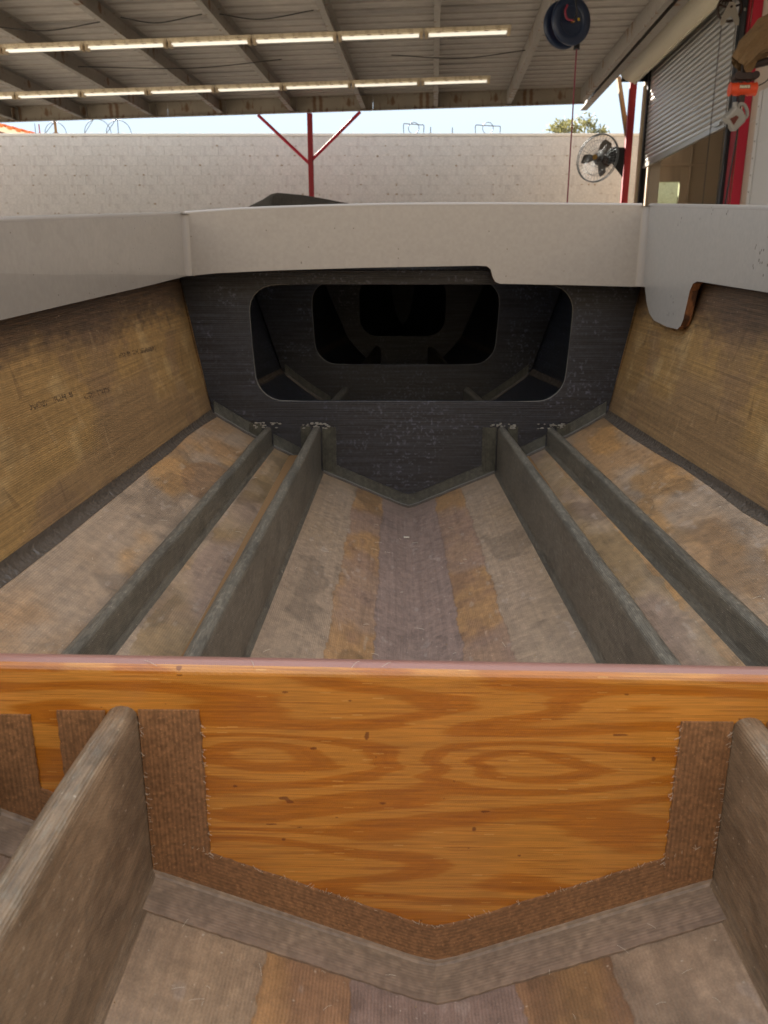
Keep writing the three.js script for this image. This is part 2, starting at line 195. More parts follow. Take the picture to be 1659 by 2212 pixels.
const std = (o) => new THREE.MeshStandardMaterial(o), phy = (o) => new THREE.MeshPhysicalMaterial(o);
const M = {
  wood: phy({ map: woodMap, roughness: .4, clearcoat: .9, clearcoatRoughness: .16, bumpMap: clothTile, bumpScale: .0004 }),
  floor: phy({ map: floorMap, roughness: .42, bumpMap: ribs(1), bumpScale: .001, clearcoat: .6, clearcoatRoughness: .3 }),
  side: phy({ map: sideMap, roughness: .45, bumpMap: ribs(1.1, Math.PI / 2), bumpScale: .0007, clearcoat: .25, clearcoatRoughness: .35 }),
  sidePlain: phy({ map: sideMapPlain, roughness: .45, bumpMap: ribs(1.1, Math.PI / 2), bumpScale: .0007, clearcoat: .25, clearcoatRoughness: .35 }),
  dark: std({ map: darkMap, roughness: .3, bumpMap: ribs(1.6, Math.PI / 2), bumpScale: .0012 }),
  stringer: std({ map: stringerMap, roughness: .4, bumpMap: ribs(1.1), bumpScale: .0009 }),
  tapeWood: std({ map: tapeWoodMap, roughness: .45, bumpMap: ribs(.8, Math.PI / 2), bumpScale: .0003 }),
  tapeDark: std({ map: tapeDarkMap, roughness: .38, bumpMap: ribs(1.4, Math.PI / 2), bumpScale: .0016 }),
  floorTab: std({ map: floorTabMap, roughness: .48, bumpMap: ribs(1.0, Math.PI / 2), bumpScale: .0006 }),
  resin: std({ color: 0x564c42, roughness: .3, bumpMap: roughTile, bumpScale: .004 }),
  fuzz: std({ color: 0xc8c2b6, roughness: .6, bumpMap: roughTile, bumpScale: .004 }),
  edge: std({ map: plyEdgeMap, roughness: .7 }),
  capStrip: phy({ color: 0xa8786a, roughness: .35, clearcoat: .5, clearcoatRoughness: .25, bumpMap: clothTile, bumpScale: .0004 }),
  gel: phy({ map: deckMap, roughness: .32, clearcoat: .3, clearcoatRoughness: .2, bumpMap: grainTile, bumpScale: .0002 }),
  gelLeft: phy({ map: deckLeftMap, roughness: .32, clearcoat: .3, clearcoatRoughness: .2, bumpMap: grainTile, bumpScale: .0002 }),
  gelSpeck: phy({ map: deckSpeckMap, roughness: .34, clearcoat: .3, clearcoatRoughness: .2, bumpMap: grainTile, bumpScale: .0002 }),
  hullOut: std({ color: 0xd8d6d0, roughness: .3 }),
  block: std({ map: blockMap, roughness: .9, bumpMap: roughTile, bumpScale: .004 }),
  core: std({ color: 0xbeb6ac, roughness: .95 }),
  steel: std({ map: steelMap, roughness: .6 }), rust: std({ map: rustMap, roughness: .75 }), sheet: std({ map: sheetMap, roughness: .5 }),
  red: std({ color: 0x8e1c26, roughness: .65 }), redBright: std({ color: 0xb01a34, roughness: .65 }), pink: std({ color: 0xb62c4c, roughness: .42 }),
  fixture: std({ map: fixtureMap, roughness: .55 }),
  white: std({ color: 0xcfc6b4, roughness: .5 }), tan: std({ color: 0xb4a184, roughness: .7 }), black: std({ color: 0x16161a, roughness: .5 }),
  iron: std({ color: 0x3a2c26, roughness: .6, metalness: .4 }), zinc: std({ color: 0xa8a49c, roughness: .4, metalness: .6 }), chain: std({ color: 0x5a544c, roughness: .45, metalness: .7 }),
  slat: std({ color: 0xb8b4ac, roughness: .3, metalness: .55 }), hood: std({ color: 0xd4cab2, roughness: .42, bumpMap: roughTile, bumpScale: .003 }),
  blue: std({ color: 0x1c2940, roughness: .35 }), hoseRed: std({ color: 0x7c2438, roughness: .5 }), brass: std({ color: 0xb08a4a, roughness: .35, metalness: .8 }), yellow: std({ color: 0xc8a818, roughness: .5 }),
  canvas: std({ map: canvasMap, roughness: .95, side: THREE.DoubleSide }), cover: std({ color: 0x4c463e, roughness: .9, bumpMap: roughTile, bumpScale: .01 }),
  orange: std({ color: 0xd8491e, roughness: .5, bumpMap: roughTile, bumpScale: .001 }), jug: std({ color: 0x9a948a, roughness: .45, bumpMap: roughTile, bumpScale: .002 }),
  label: std({ map: labelMap, roughness: .6 }), rope: std({ color: 0xd8ccb8, roughness: .9 }), cable: std({ color: 0x2c2824, roughness: .7 }),
  concrete: std({ map: concreteMap, roughness: .9, bumpMap: roughTile, bumpScale: .004 }), inner: std({ map: innerWallMap, roughness: .9 }),
  tile: std({ color: 0xc86a34, roughness: .8 }), cream: std({ color: 0xd8c8a8, roughness: .85 }), timber: std({ color: 0x8c6a44, roughness: .85 }),
  tubeLamp: std({ color: 0xf0ece0, roughness: .4, emissive: new THREE.Color(1, .93, .78), emissiveIntensity: .115 }),
  glass: phy({ color: 0xe4f0e4, roughness: .05, transmission: 1, thickness: 0 }),
  strand: std({ color: 0xe0d4c0, roughness: .5 }), dust: std({ color: 0xb89c74, roughness: .95 }), bark: std({ color: 0x6a5a48, roughness: .95 }), plasterW: std({ color: 0xd6cec2, roughness: .8 }),
  blockerWall: std({ color: 0x5e564a, roughness: .9, bumpMap: roughTile, bumpScale: .004 }),
  metalFrame: std({ color: 0x6e7276, roughness: .5, metalness: .5 }), wallPanel: std({ color: 0xb9aa98, roughness: .6 }), panelWhite: std({ color: 0xc9c6c2, roughness: .5 }),
};

// ------------------------------------------------------------------ the yard
{
  const g = new THREE.PlaneGeometry(240, 240).rotateX(-Math.PI / 2); const uv = g.attributes.uv; for (let i = 0; i < uv.count; i++) uv.setXY(i, uv.getX(i) * 240, uv.getY(i) * 240);
  const m = part('ground', g, M.concrete, scene); tag(m, 'worn pale concrete yard under and around the boat', null, null, 'structure');
}
const BA = -.0445, B = new THREE.Matrix4().makeRotationY(BA);                         // building and carport axes
const TILT = .0183, ROOFH = 3.15;
const R = new THREE.Matrix4().makeRotationY(BA).setPosition(0, CY + ROOFH, 0).multiply(new THREE.Matrix4().makeRotationZ(TILT));   // roof axes, y = 0 at the rafters' underside
const eaveV = hit(667, 240, 'y', 0, R).z;
const setFrame = (o, m) => { m.decompose(o.position, o.quaternion, o.scale); return o; };

// ------------------------------------------------------------------ block wall
const wallYaw = YAW, W = new THREE.Matrix4().makeRotationY(wallYaw);
{
  const zW = -19.6, topY = hit(700, 288, 'z', zW, W).y, course = .2032, len = .4064;
  const t = thing('block_wall', 'tall cream painted concrete block wall closing off the yard', 'wall'); setFrame(t, W);
  part('wall_core', box(26, topY - .06, .18, -1.5, (topY - .06) / 2, zW - .082), M.core, t);
  part('coping', rbox(26, .06, .26, .012, -1.5, topY - .03, zW - .10), M.plasterW, t);
  const geos = [0, 1, 2, 3].map(k => { const g = rbox(len - .0015, course - .0015, .03, .0014); const uv = g.attributes.uv; const ox = rr(0, 5), oy = rr(0, 5); for (let i = 0; i < uv.count; i++) uv.setXY(i, uv.getX(i) * len + ox, uv.getY(i) * course + oy); return g; });
  const mats = [0, 1, 2].map(k => { const m = M.block.clone(); m.color.setScalar([1, .985, .97][k]); return m; });
  const list = [];
  const rows = Math.floor((topY - .06) / course);
  for (let r = 0; r < rows; r++) for (let c = 0; c < 64; c++) { const x = -14.3 + (c + (r % 2) * .5) * len, y = topY - .06 - (r + .5) * course; list.push([x, y, r, c]); }
  const vis = list.filter(b => b[2] < 9 && b[0] > -9.6 && b[0] < 5.9), shown = new Set(vis.slice(0, 300)); const rest = list.filter(b => !shown.has(b));
  for (const b of shown) { const m = part('block', geos[(b[2] * 7 + b[3] * 3) % 4], mats[Math.floor(hash(b[2], b[3]) * 3)], t); m.position.set(b[0], b[1], zW + .001 - .0015 * hash(b[3], b[2])); }
  const im = new THREE.InstancedMesh(geos[0], mats[0], rest.length); im.name = 'block_courses'; im.userData.kind = 'stuff'; im.castShadow = im.receiveShadow = true;
  rest.forEach((b, i) => im.setMatrixAt(i, new THREE.Matrix4().makeTranslation(b[0], b[1], zW - .001))); t.add(im);
  // small stains and old fixing holes
  const spots = []; for (let i = 0; i < 90; i++) { const x = rr(-9.5, 5), r = Math.floor(rr(0, 9)), y = topY - .06 - r * course + rr(-.01, .01); spots.push(box(rr(.02, .06), rr(.015, .04), .004, x, y, zW + .0165)); }
  const sp = part('patch', merge(spots), std({ color: 0x9a8874, roughness: .95 }), t, 'small dark mortar spots scattered over the blocks'); sp.userData.kind = 'stuff';
  // things standing on the wall top
  const on = (px) => hit(px, 287, 'z', zW - .08, W).x;
  const H = (py, px = 700) => hit(px, py, 'z', zW - .08, W).y;
  const fr = (a, b, y, lab) => { const f = thing('bent_wire_guard', lab, 'wire guard', 'frames on the wall top'); setFrame(f, W); part('bent_rod', tube([V(on(a), topY, zW - .08), V(on(a), H(y), zW - .08), V(on(a) + .01, H(y), zW - .08), V(on(b) - .01, H(y + 3), zW - .08), V(on(b), H(y + 3), zW - .08), V(on(b), topY, zW - .08)], .012, 40, 6), M.metalFrame, f); part('base_ring', new THREE.TorusGeometry(.12, .009, 6, 20).translate((on(a) + on(b)) / 2, topY + .12, zW - .08), M.metalFrame, f); };
  fr(872, 915, 267, 'low bent metal frame on the wall top between red column and tree'); fr(1027, 1080, 270, 'low bent metal frame on the wall top nearest the tree');
  const post = (px, y, w, m, lab) => { const f = thing('wall_post', lab, 'post'); setFrame(f, W); part('shaft', cyl(V(on(px), topY, zW - .08), V(on(px), H(y), zW - .08), w, w * .8, 8), m, f); part('foot', cyl(V(on(px), topY, zW - .08), V(on(px), topY + .02, zW - .08), w * 2, w * 2, 8), m, f); };
  post(121, 240, .035, M.timber, 'tall brown post standing on the wall top beside the tiled roof'); post(256, 252, .012, M.metalFrame, 'thin grey rod standing on the wall top between bent wires'); post(86, 268, .016, M.red, 'short red topped pin on the wall top beside the tiled roof'); post(77, 266, .01, M.metalFrame, 'short grey pin on the wall top beside the tiled roof');
  post(930, 274, .014, M.metalFrame, 'short grey peg on the wall top between the two metal frames'); post(977, 275, .014, M.metalFrame, 'short dark peg on the wall top beside the right metal frame');
  const coil = (px, r, lab) => { const f = thing('wire_coil', lab, 'wire', 'loops of wire on the wall top'); setFrame(f, W); part('loop', new THREE.TorusGeometry(r, .009, 6, 28, Math.PI).translate(on(px), topY, zW - .06), M.metalFrame, f); part('tie', cyl(V(on(px) - r, topY, zW - .06), V(on(px) - r + .3, topY + r * 1.3, zW - .06), .009, .009, 6), M.metalFrame, f); };
  coil(121, .24, 'loop of grey wire around the brown post on the wall'); coil(212, .3, 'leaning loop of wire left of the thin rod on the wall'); coil(257, .28, 'loop of wire around the thin rod on the wall');
}
// house with tiled roof beyond the wall
{
  const z = -27, t = thing('neighbour_house', 'house with orange clay tile roof rising behind the block wall', 'house');
  const a = hit(-160, 213, 'z', z), b = hit(112, 286, 'z', z);
  const dx = b.x - a.x, dy = b.y - a.y, L = Math.hypot(dx, dy), an = Math.atan2(dy, dx);
  part('gable_wall', extr([[a.x - .2, 0], [b.x - .4, 0], [b.x - .4, b.y - .35], [a.x - .2, a.y - .5]], 6).translate(0, 0, z - 6.4), M.cream, t);
  const slab = box(L, .1, 7); slab.rotateZ(an); part('roof', slab.translate((a.x + b.x) / 2, (a.y + b.y) / 2 - .22, z - 3.4), M.tile, t);
  const fas = box(L, .16, .05); fas.rotateZ(an); part('fascia', fas.translate((a.x + b.x) / 2, (a.y + b.y) / 2 - .30, z + .14), M.cream, t);
  const tg = new THREE.CylinderGeometry(.11, .13, 7, 10, 1, false, 0, Math.PI).rotateX(Math.PI / 2).rotateZ(Math.PI / 2);
  const n = Math.floor(L / .27), tg2 = new THREE.CylinderGeometry(.10, .13, .5, 10, 1, false, -Math.PI / 2, Math.PI);
  for (let i = 0; i < n; i++) for (let k = 0; k < 3; k++) { const m = part('roof_tile', tg2, M.tile, t); const f = (i + .5) / n; m.position.set(lerp(a.x, b.x, f), lerp(a.y, b.y, f) - .16 + k * .005, z - .05 - k * .46); m.rotation.set(Math.PI / 2, 0, 0); }
}
// tree beyond the wall
{
  const t = thing('tree', 'olive green tree crown showing above the block wall', 'tree'), z = -38;
  const c = hit(1240, 275, 'z', z); t.position.set(c.x, 0, z);
  const top = hit(1240, 246, 'z', z).y, base = top - 3.6;
  part('trunk', cyl(V(0, 0, 0), V(.1, base + .6, 0), .26, .14, 10), M.bark, t);
  const S = mulberry(5), leaf = [], tips = [];
  const limbs = []; for (let i = 0; i < 13; i++) { const a = i / 13 * 6.28 + S(), e = V(Math.cos(a) * (.5 + S() * 1.2), base + 1.2 + S() * 2.2, Math.sin(a) * (.4 + S() * .9)); limbs.push(tube([V(.1, base + .3, 0), V(e.x * .5, (base + e.y) / 2 + .2, e.z * .5), e], .035, 8, 5)); tips.push(e); }
  part('limbs', merge(limbs), M.bark, t);
  for (const e of tips) for (let j = 0; j < 130; j++) { const r = .55 * Math.pow(S(), .6), th = S() * 6.28, ph = Math.acos(2 * S() - 1); const g = new THREE.PlaneGeometry(.07, .17).rotateX(S() * 3).rotateY(S() * 6).rotateZ(S() * 3).translate(e.x + r * Math.sin(ph) * Math.cos(th), e.y + r * Math.cos(ph) * .8, e.z + r * Math.sin(ph) * Math.sin(th)); leaf.push(g); }
  const cr = part('crown', merge(leaf), phy({ color: new THREE.Color().setRGB(.16, .15, .05), roughness: .9, side: THREE.DoubleSide, transmission: .35, thickness: 0 }), t); cr.userData.kind = 'stuff';
}

// ------------------------------------------------------------------ carport
const roofU0 = -13.5, vNear = 6;
const purlinU = (() => { const k = [], d = hit(785, 227, 'z', eaveV, R).x, g = hit(1258, 212, 'z', eaveV, R).x, s = (g - d) / 3; for (let i = -7; i <= 3; i++) k.push(d + i * s); return k; })();
const carport = thing('carport', 'open steel carport with ribbed sheet roof on red columns', 'carport');
const roofU1 = purlinU[purlinU.length - 1] + .45;
{
  setFrame(carport, R); const t = carport, dep = .25;
  const cprof = (w, h, th) => [[0, 0], [w, 0], [w, .022], [w - .004, .022], [w - .004, th], [th, th], [th, h - th], [w, h - th], [w, h], [0, h]];
  const L = -(eaveV) - vNear - .02;
  const pg = extr(cprof(.085, dep, .006), L).translate(-.04, 0, eaveV + .02);
  for (const u of purlinU) { const m = part('rafter', pg, M.steel, t); m.position.x = u; }
  // eave beam: a rusty channel in lengths, with stiffeners at the rafters
  const e0 = roofU0, e1 = purlinU[purlinU.length - 1] + .05; const n = 4;
  for (let i = 0; i < n; i++) { const a = lerp(e0, e1, i / n), b = lerp(e0, e1, (i + 1) / n) - .006; const g = extr([[0, 0], [.09, 0], [.09, .012], [.012, .012], [.012, .268], [.09, .268], [.09, .28], [0, .28]].map(p => [-p[0], p[1]]), b - a).rotateY(Math.PI / 2).translate(a, -.03, eaveV - .01); part('eave_beam', g, M.rust, t); }
  for (const u of purlinU) part('stiffener', box(.012, .24, .05, u + .1, .1, eaveV + .018), M.steel, t);
  // end beam along the right side and the wider beam beside the door
  part('edge_beam', extr([[0, 0], [.14, 0], [.14, .012], [.076, .012], [.076, .288], [.14, .288], [.14, .3], [0, .3], [0, .288], [.064, .288], [.064, .012], [0, .012]], L + 1.2).translate(purlinU[purlinU.length - 1] + .13, .03, eaveV - 1.0), M.steel, t);
  part('sun_blocking_sheet', box(.9, .004, 10.6, purlinU[purlinU.length - 1] + .85, dep + .075, -vNear - 5.1), M.steel, t);  // added sheet that stops sun entering between roof and workshop
  // ribbed roof sheets, each three ribs wide
  const pitch = .305, prof = []; const flat = (x, y) => prof.push([x, y]);
  for (let k = 0; k < 3; k++) { const o = k * pitch; flat(o, 0); flat(o + .06, 0); flat(o + .065, .005); flat(o + .085, .005); flat(o + .09, 0); flat(o + .125, 0); flat(o + .13, .005); flat(o + .15, .005); flat(o + .155, 0); flat(o + .185, 0); flat(o + .195, .07); flat(o + .268, .07); flat(o + .278, 0); }
  flat(.934, 0);
  const ring = x => prof.map(p => V(x, p[1], -p[0])).concat(prof.slice().reverse().map(p => V(x, p[1] + .0015, -p[0])));
  const sg = loft([ring(roofU0), ring((roofU0 + roofU1) / 2), ring(roofU1)], true, true, (p, i, j, s) => [p.x, s]);
  const ns = Math.ceil((-eaveV + .3 - vNear) / .914);
  for (let i = 0; i < ns; i++) { const m = part('roof_sheet', sg, M.sheet, t); m.position.set(0, dep + .002 + (i % 2) * .0025, -vNear * 1 + .0 - i * .914 + 0); m.position.z = -vNear - i * .914 - 0; }
  // columns: upright although the roof falls to one side
  const col = (px, py, name, lab, sz) => { const p = hit(px, py, 'z', eaveV + .05, R), h = new THREE.Group(); const g = box(sz, 8, sz, 0, -4, 0); const m = part('column', g, M.red, t, lab); m.position.set(p.x, -.03, eaveV - .06); m.rotation.z = -TILT; return m; };
  const c1 = col(667, 240, 'column', 'slim red steel column with two raking braces', .1); const H8 = CY + ROOFH - .03 + hit(667, 240, 'z', eaveV, R).x * 0;
  // trim the columns at the ground
  c1.geometry.dispose(); const h1 = CY + ROOFH - .03 + c1.position.x * Math.sin(TILT); c1.geometry = rbox(.1, h1, .1, .008, 0, -h1 / 2, 0);
  const fork = hit(667, 352, 'z', eaveV - .06, R); for (const [px, py] of [[557, 241], [778, 229]]) { const e = hit(px, py, 'z', eaveV - .06, R); part('brace', cyl(V(fork.x, fork.y, fork.z), V(e.x, -.03, e.z), .032, .032, 10), M.redBright, t); }
  for (const px of [60, -160]) { const p = hit(px, 245, 'z', eaveV, R); if (px < 0) { const hh = CY + ROOFH - .03 + p.x * Math.sin(TILT); const m = part('column', rbox(.1, hh, .1, .008, 0, -hh / 2, 0), M.red, t); m.position.set(p.x, -.03, eaveV - .06); m.rotation.z = -TILT; } }
}
const roofAt = (px, py, y = 0) => hit(px, py, 'y', y, R);
// strip lights in two rows
{
  const proto = (() => {
    const t = new THREE.Group(); const L = 1.15;
    part('housing', merge([rbox(L, .05, .09, .006, 0, -.026, 0), extr([[-.03, 0], [.03, 0], [.012, .02], [-.012, .02]], L - .02).rotateY(Math.PI / 2).rotateX(Math.PI).translate(-L / 2 + .01, -.051, 0)]), M.fixture, t);
    for (const s of [-1, 1]) part('tube', cyl(V(-L / 2 + .06, -.078, s * .036), V(L / 2 - .06, -.078, s * .036), .013, .013, 10), M.tubeLamp, t);
    for (const s of [-1, 1]) part('lampholder', box(.035, .07, .1, s * (L / 2 - .03), -.078, 0), M.tan, t);
    return t;
  })();
  const ord = ['endmost', 'second', 'third', 'fourth', 'fifth', 'sixth', 'seventh', 'eighth'];
  const row = (px, py, pxe, n, lab, grp) => {
    const z = roofAt(px, py, -.05).z, ue = hit(pxe, py, 'z', z, R).x;
    for (let i = 0; i < n; i++) {
      const g = proto.clone(); g.name = numbered('strip_light'); scene.add(g); tag(g, 'strip light, ' + ord[i] + ' from the roller door, ' + lab, 'light', grp);
      const m = R.clone().multiply(new THREE.Matrix4().makeTranslation(ue - .58 - i * 1.158, -.001, z)); setFrame(g, m);
      const l = new THREE.RectAreaLight(new THREE.Color(1, .93, .78), .115, 1.0, .1); l.position.set(0, -.118, 0); l.rotation.x = -Math.PI / 2; g.add(l);
    }
  };
  row(1105, 64, 1105, 7, 'in the row away from the eave', 'strip lights mid roof');
  row(1060, 171, 1060, 8, 'in the row beside the eave beam', 'strip lights by the eave');
}
// thin wires slung between the rafters
for (const [a, b, c, lab] of [[[-20, 52], [100, 50], [215, 42], 'sagging thin cable under the roof left of the light row'], [[255, 28], [350, 45], [440, 30], 'sagging thin cable slung between the second and third rafters'], [[470, 20], [570, 42], [680, 22], 'sagging thin cable slung towards the rafter above the red column'], [[165, 138], [420, 132], [610, 126], 'straight dark wire run across the rafters between both light rows'], [[845, 115], [1000, 106], [1135, 104], 'thin wire run towards the hose reel between both light rows']]) {
  const p = [a, b, c].map(q => roofAt(q[0], q[1], .02)); p[0].y = p[2].y = -.006; p[1].y = -.08;
  const z = (p[0].z + p[2].z) / 2; p.forEach(q => q.z = z);
  const m = part('cable', tube(p, .007, 24, 6), M.cable, scene); tag(m, lab, 'cable'); setFrame(m, R);
}
// hose reel hung from a rafter
{
  const t = thing('hose_reel', 'dark blue round hose reel hanging from the carport roof', 'hose reel');
  const zR = hit(1228, 48, 'z', -9.75, B).z, c = hit(1228, 48, 'z', zR, B);
  const m = new THREE.Matrix4().makeRotationY(BA).multiply(new THREE.Matrix4().makeTranslation(c.x, c.y, c.z)).multiply(new THREE.Matrix4().makeRotationY(.42)); setFrame(t, m);
  const disc = z => new THREE.LatheGeometry([[0, .0], [.13, .0], [.135, .012], [.15, .016], [.19, .02], [.225, .012], [.235, .0], [.235, -.02], [0, -.02]].map(p => new THREE.Vector2(p[0], p[1])), 40).rotateX(Math.PI / 2).translate(0, 0, z);
  part('side_disc', disc(.06), M.blue, t); part('side_disc', disc(-.1), M.blue, t);
  part('drum', cyl(V(0, 0, -.1), V(0, 0, .05), .14, .14, 28), M.hoseRed, t);
  part('hub', cyl(V(0, -.01, .07), V(0, -.01, .1), .018, .018, 12), M.brass, t);
  part('inlet_hose', tube([V(0, .32, .1), V(0, .15, .12), V(.02, .05, .12), V(0, -.01, .1)], .009, 20, 8), M.black, t);
  part('outlet_hose', tube([V(-.01, -.01, .1), V(-.08, .0, .1), V(-.11, .06, .1), V(-.08, .13, .085)], .012, 20, 8), M.hoseRed, t);
  part('sticker', box(.025, .025, .003, .085, .02, .0615), M.yellow, t);
  const up = CY + ROOFH - c.y;
  part('bracket', merge([box(.1, .05, .2, 0, .26, -.02), box(.05, up - .2 + .02, .05, 0, (up + .23) / 2, -.02), box(.24, .02, .2, 0, up + .02, -.02)]), M.black, t);
  part('mount_plate', box(.12, .1, .012, -.1, .27, .1), M.rust, t);
  part('hose_guide', merge([cyl(V(.14, -.24, -.03), V(.14, -.17, -.03), .035, .03, 12), box(.02, .1, .06, .13, -.15, -.03)]), M.black, t);
  const s = t.worldToLocal(V(0, 0, 0)); t.updateMatrixWorld(true);
  const end = hit(1230, 470, 'z', zR + .05, B).applyMatrix4(B), e = t.worldToLocal(end.clone());
  part('hanging_hose', tube([V(.14, -.24, -.03), V(.14, -.7, -.03), V(.14, e.y, -.03)], .008, 30, 8), M.hoseRed, t); 
}

// ------------------------------------------------------------------ workshop with roller door
const UD = 3.75;
{
  const t = thing('workshop', 'beige workshop building with a half raised roller door', 'building'); setFrame(t, B);
  const P = (px, py, u = UD) => hit(px, py, 'x', u, B);
  const vFar = P(1393, 354).z, vNearD = P(1571, 279).z, yBot = (P(1393, 354).y + P(1571, 279).y) / 2, yHood = P(1400, 178).y;
  const wx = UD + .12, yTop = 6.2;
  // walls round the doorway
  part('wall', box(.18, yTop, 9.0, wx + .1, yTop / 2, vNearD + .35 + 4.5), M.wallPanel, t);
  part('wall', box(.18, yTop, .5, wx + .1, yTop / 2, vFar - .36), M.wallPanel, t);
  part('header', box(.18, yTop - yHood + .12, vNearD - vFar + .7, wx + .1, (yTop + yHood - .12) / 2, (vNearD + vFar) / 2 + .1 * 0), M.wallPanel, t);
  part('jamb', box(.16, yHood + .1, .12, UD + .02, (yHood + .1) / 2, vFar - .30), M.tan, t);
  // inside of the workshop
  part('interior_wall', box(5, yTop, .12, wx + 2.7, yTop / 2, vNearD + 1.6), M.inner, t);
  part('floor_slab', box(5, .02, 7, wx + 2.7, .012, (vFar + vNearD) / 2), M.concrete, t); part('roof', box(5.4, .12, 16, wx + 2.6, yTop + .06, vNearD + 1), M.steel, t);
  const zE = vFar - 1.6, w0 = hit(1418, 393, 'z', zE, B), w1 = hit(1460, 470, 'z', zE, B), xA = w0.x, xB = w1.x, yA = w1.y, yB = w0.y, xl = wx + .2, xh = wx + 5.2;
  part('end_wall', merge([box(xA - xl, yTop, .1, (xA + xl) / 2, yTop / 2, zE), box(xh - xB, yTop, .1, (xh + xB) / 2, yTop / 2, zE), box(xB - xA, yA, .1, (xA + xB) / 2, yA / 2, zE), box(xB - xA, yTop - yB, .1, (xA + xB) / 2, (yTop + yB) / 2, zE)]), M.inner, t);
  part('back_wall', box(.1, yTop, 8, xh + .05, yTop / 2, (vFar + vNearD) / 2), M.inner, t);
  part('window_pane', box(xB - xA, yB - yA, .006, (xA + xB) / 2, (yA + yB) / 2, zE), M.glass, t);
  part('conduit', box(.03, yTop, .03, hit(1488, 400, 'z', zE + .07, B).x, yTop / 2, zE + .07), M.inner, t); part('batten', box(1.2, .05, .03, xl + .6, hit(1420, 357, 'z', zE, B).y, zE + .07), M.inner, t);
  // roller door: slats, bottom bar, guides, hood
  const door = new THREE.Group(); door.name = 'roller_door'; door.userData.label = 'half raised ribbed steel roller door'; t.add(door);
  const dl = vNearD - vFar + .12, zc = (vNearD + vFar) / 2;
  const sp = []; const N = 8; for (let i = 0; i <= N; i++) { const a = i / N; sp.push([-.012 * Math.sin(a * Math.PI) ** .7, a * .066]); } sp.push([-.002, .07], [.006, .074]); 
  const shp = sp.concat(sp.slice().reverse().map(p => [p[0] + .002, p[1]]));
  const sg = extr(shp, dl).translate(0, 0, -dl / 2);
  for (let y = yBot + .06, i = 0; y < yHood + .16; y += .075, i++) { const m = part('slat', sg, M.slat, door); m.position.set(UD, y, zc); }
  part('bottom_bar', merge([box(.05, .03, dl, UD, yBot + .0, zc), box(.03, .05, dl, UD, yBot + .035, zc)]), M.zinc, door);
  part('latch', box(.02, .04, .2, UD - .035, yBot + .05, vNearD - .3), M.zinc, door);
  for (const [z, w] of [[vFar - .11, .07], [vNearD + .11, .09]]) part('guide_rail', merge([box(.015, yHood + .25, w, UD - .035, (yHood + .25) / 2, z), box(.015, yHood + .25, w, UD + .035, (yHood + .25) / 2, z), box(.06, yHood + .25, .012, UD, (yHood + .25) / 2, z + (z < zc ? -.04 : .05))]), M.black, door);
  const hoodR = .33, hy = yHood + hoodR - .02, hp = []; for (let i = 0; i <= 20; i++) { const a = -Math.PI * .52 + -Math.PI * 1.0 * i / 20; hp.push([Math.cos(a) * hoodR, Math.sin(a) * hoodR]); } const hs = hp.concat(hp.slice().reverse().map(p => [p[0] * .985, p[1] * .985]));
  const hg = extr(hs, dl + .3).translate(UD - .24, hy, zc - dl / 2 - .15); part('hood', hg, M.hood, door);
  part('hood_lip', box(.03, .035, dl + .28, UD - .25, hy - hoodR - .006, zc), M.hood, door);
  part('end_plate', box(.56, .62, .012, UD - .2, hy, zc - dl / 2 - .165), M.black, door); part('end_plate', box(.56, .66, .012, UD - .2, hy, zc + dl / 2 + .165), M.black, door);
  // chain wheel and its guide in front of the near end
  const zw = zc + dl / 2 + .24, cw = hit(1576, 18, 'z', zw, B);
  const wheel = part('chain_wheel', merge([new THREE.TorusGeometry(.14, .016, 8, 28), cyl(V(0, 0, -.03), V(0, 0, .05), .035, .035, 14), ...[0, 1, 2, 3, 4].map(k => box(.022, .14, .012, 0, .07, 0).rotateZ(k * 1.2566))]), M.iron, door); wheel.position.set(cw.x, cw.y, zw);
  const gear = part('gear', merge([new THREE.CylinderGeometry(.12, .12, .02, 28).rotateX(Math.PI / 2), ...Array.from({ length: 22 }, (_, k) => box(.014, .022, .018, 0, .13, 0).rotateZ(k * Math.PI / 11))]), M.iron, door); gear.position.set(cw.x - .04, cw.y + .2, zw - .05);
  const guide = part('chain_guide', extr([[-.10, -.17], [-.06, -.17], [-.03, -.11], [0, -.085], [.03, -.11], [.06, -.17], [.10, -.17], [.10, -.12], [.03, .045], [-.03, .045], [-.10, -.12]], .012, { holes: [] }).translate(0, 0, .02), M.zinc, door); guide.position.set(cw.x, cw.y, zw + .03); guide.scale.set(1.1, 1.15, 1);
  part('guide_bolt', cyl(V(cw.x, cw.y, zw + .03), V(cw.x, cw.y, zw + .075), .014, .014, 8), M.iron, door);
  // hand chains: separate links
  const linkG = new THREE.TorusGeometry(.0095, .0028, 5, 9).scale(.8, 1.5, 1);
  for (const s of [-1, 1]) { const gs = []; for (let y = cw.y - .17, k = 0; y > .8; y -= .0245, k++) { const g = linkG.clone(); if (k % 2) g.rotateY(Math.PI / 2); gs.push(g.rotateY(.5).translate(cw.x + s * .085, y, zw + .03)); } const m = part('hand_chain', merge(gs), M.chain, door); m.userData.kind = 'stuff'; }
  // red post of the near jamb, black track plate with bolts
  const c0 = hit(1597, 330, 'z', vNearD + .38, B); const pw = .115;
  part('door_post', rbox(.02, 6.1, .2, .004, c0.x - pw / 2, 3.05, vNearD + .38 - .1), M.red, t); part('door_post', rbox(pw, 6.1, .016, .004, c0.x + .012, 3.05, vNearD + .40), M.redBright, t, 'bright red steel post beside the roller door');
  part('track_plate', box(.012, 2.6, .18, c0.x - pw / 2 - .03, yHood - .2, vNearD + .24), M.black, t);
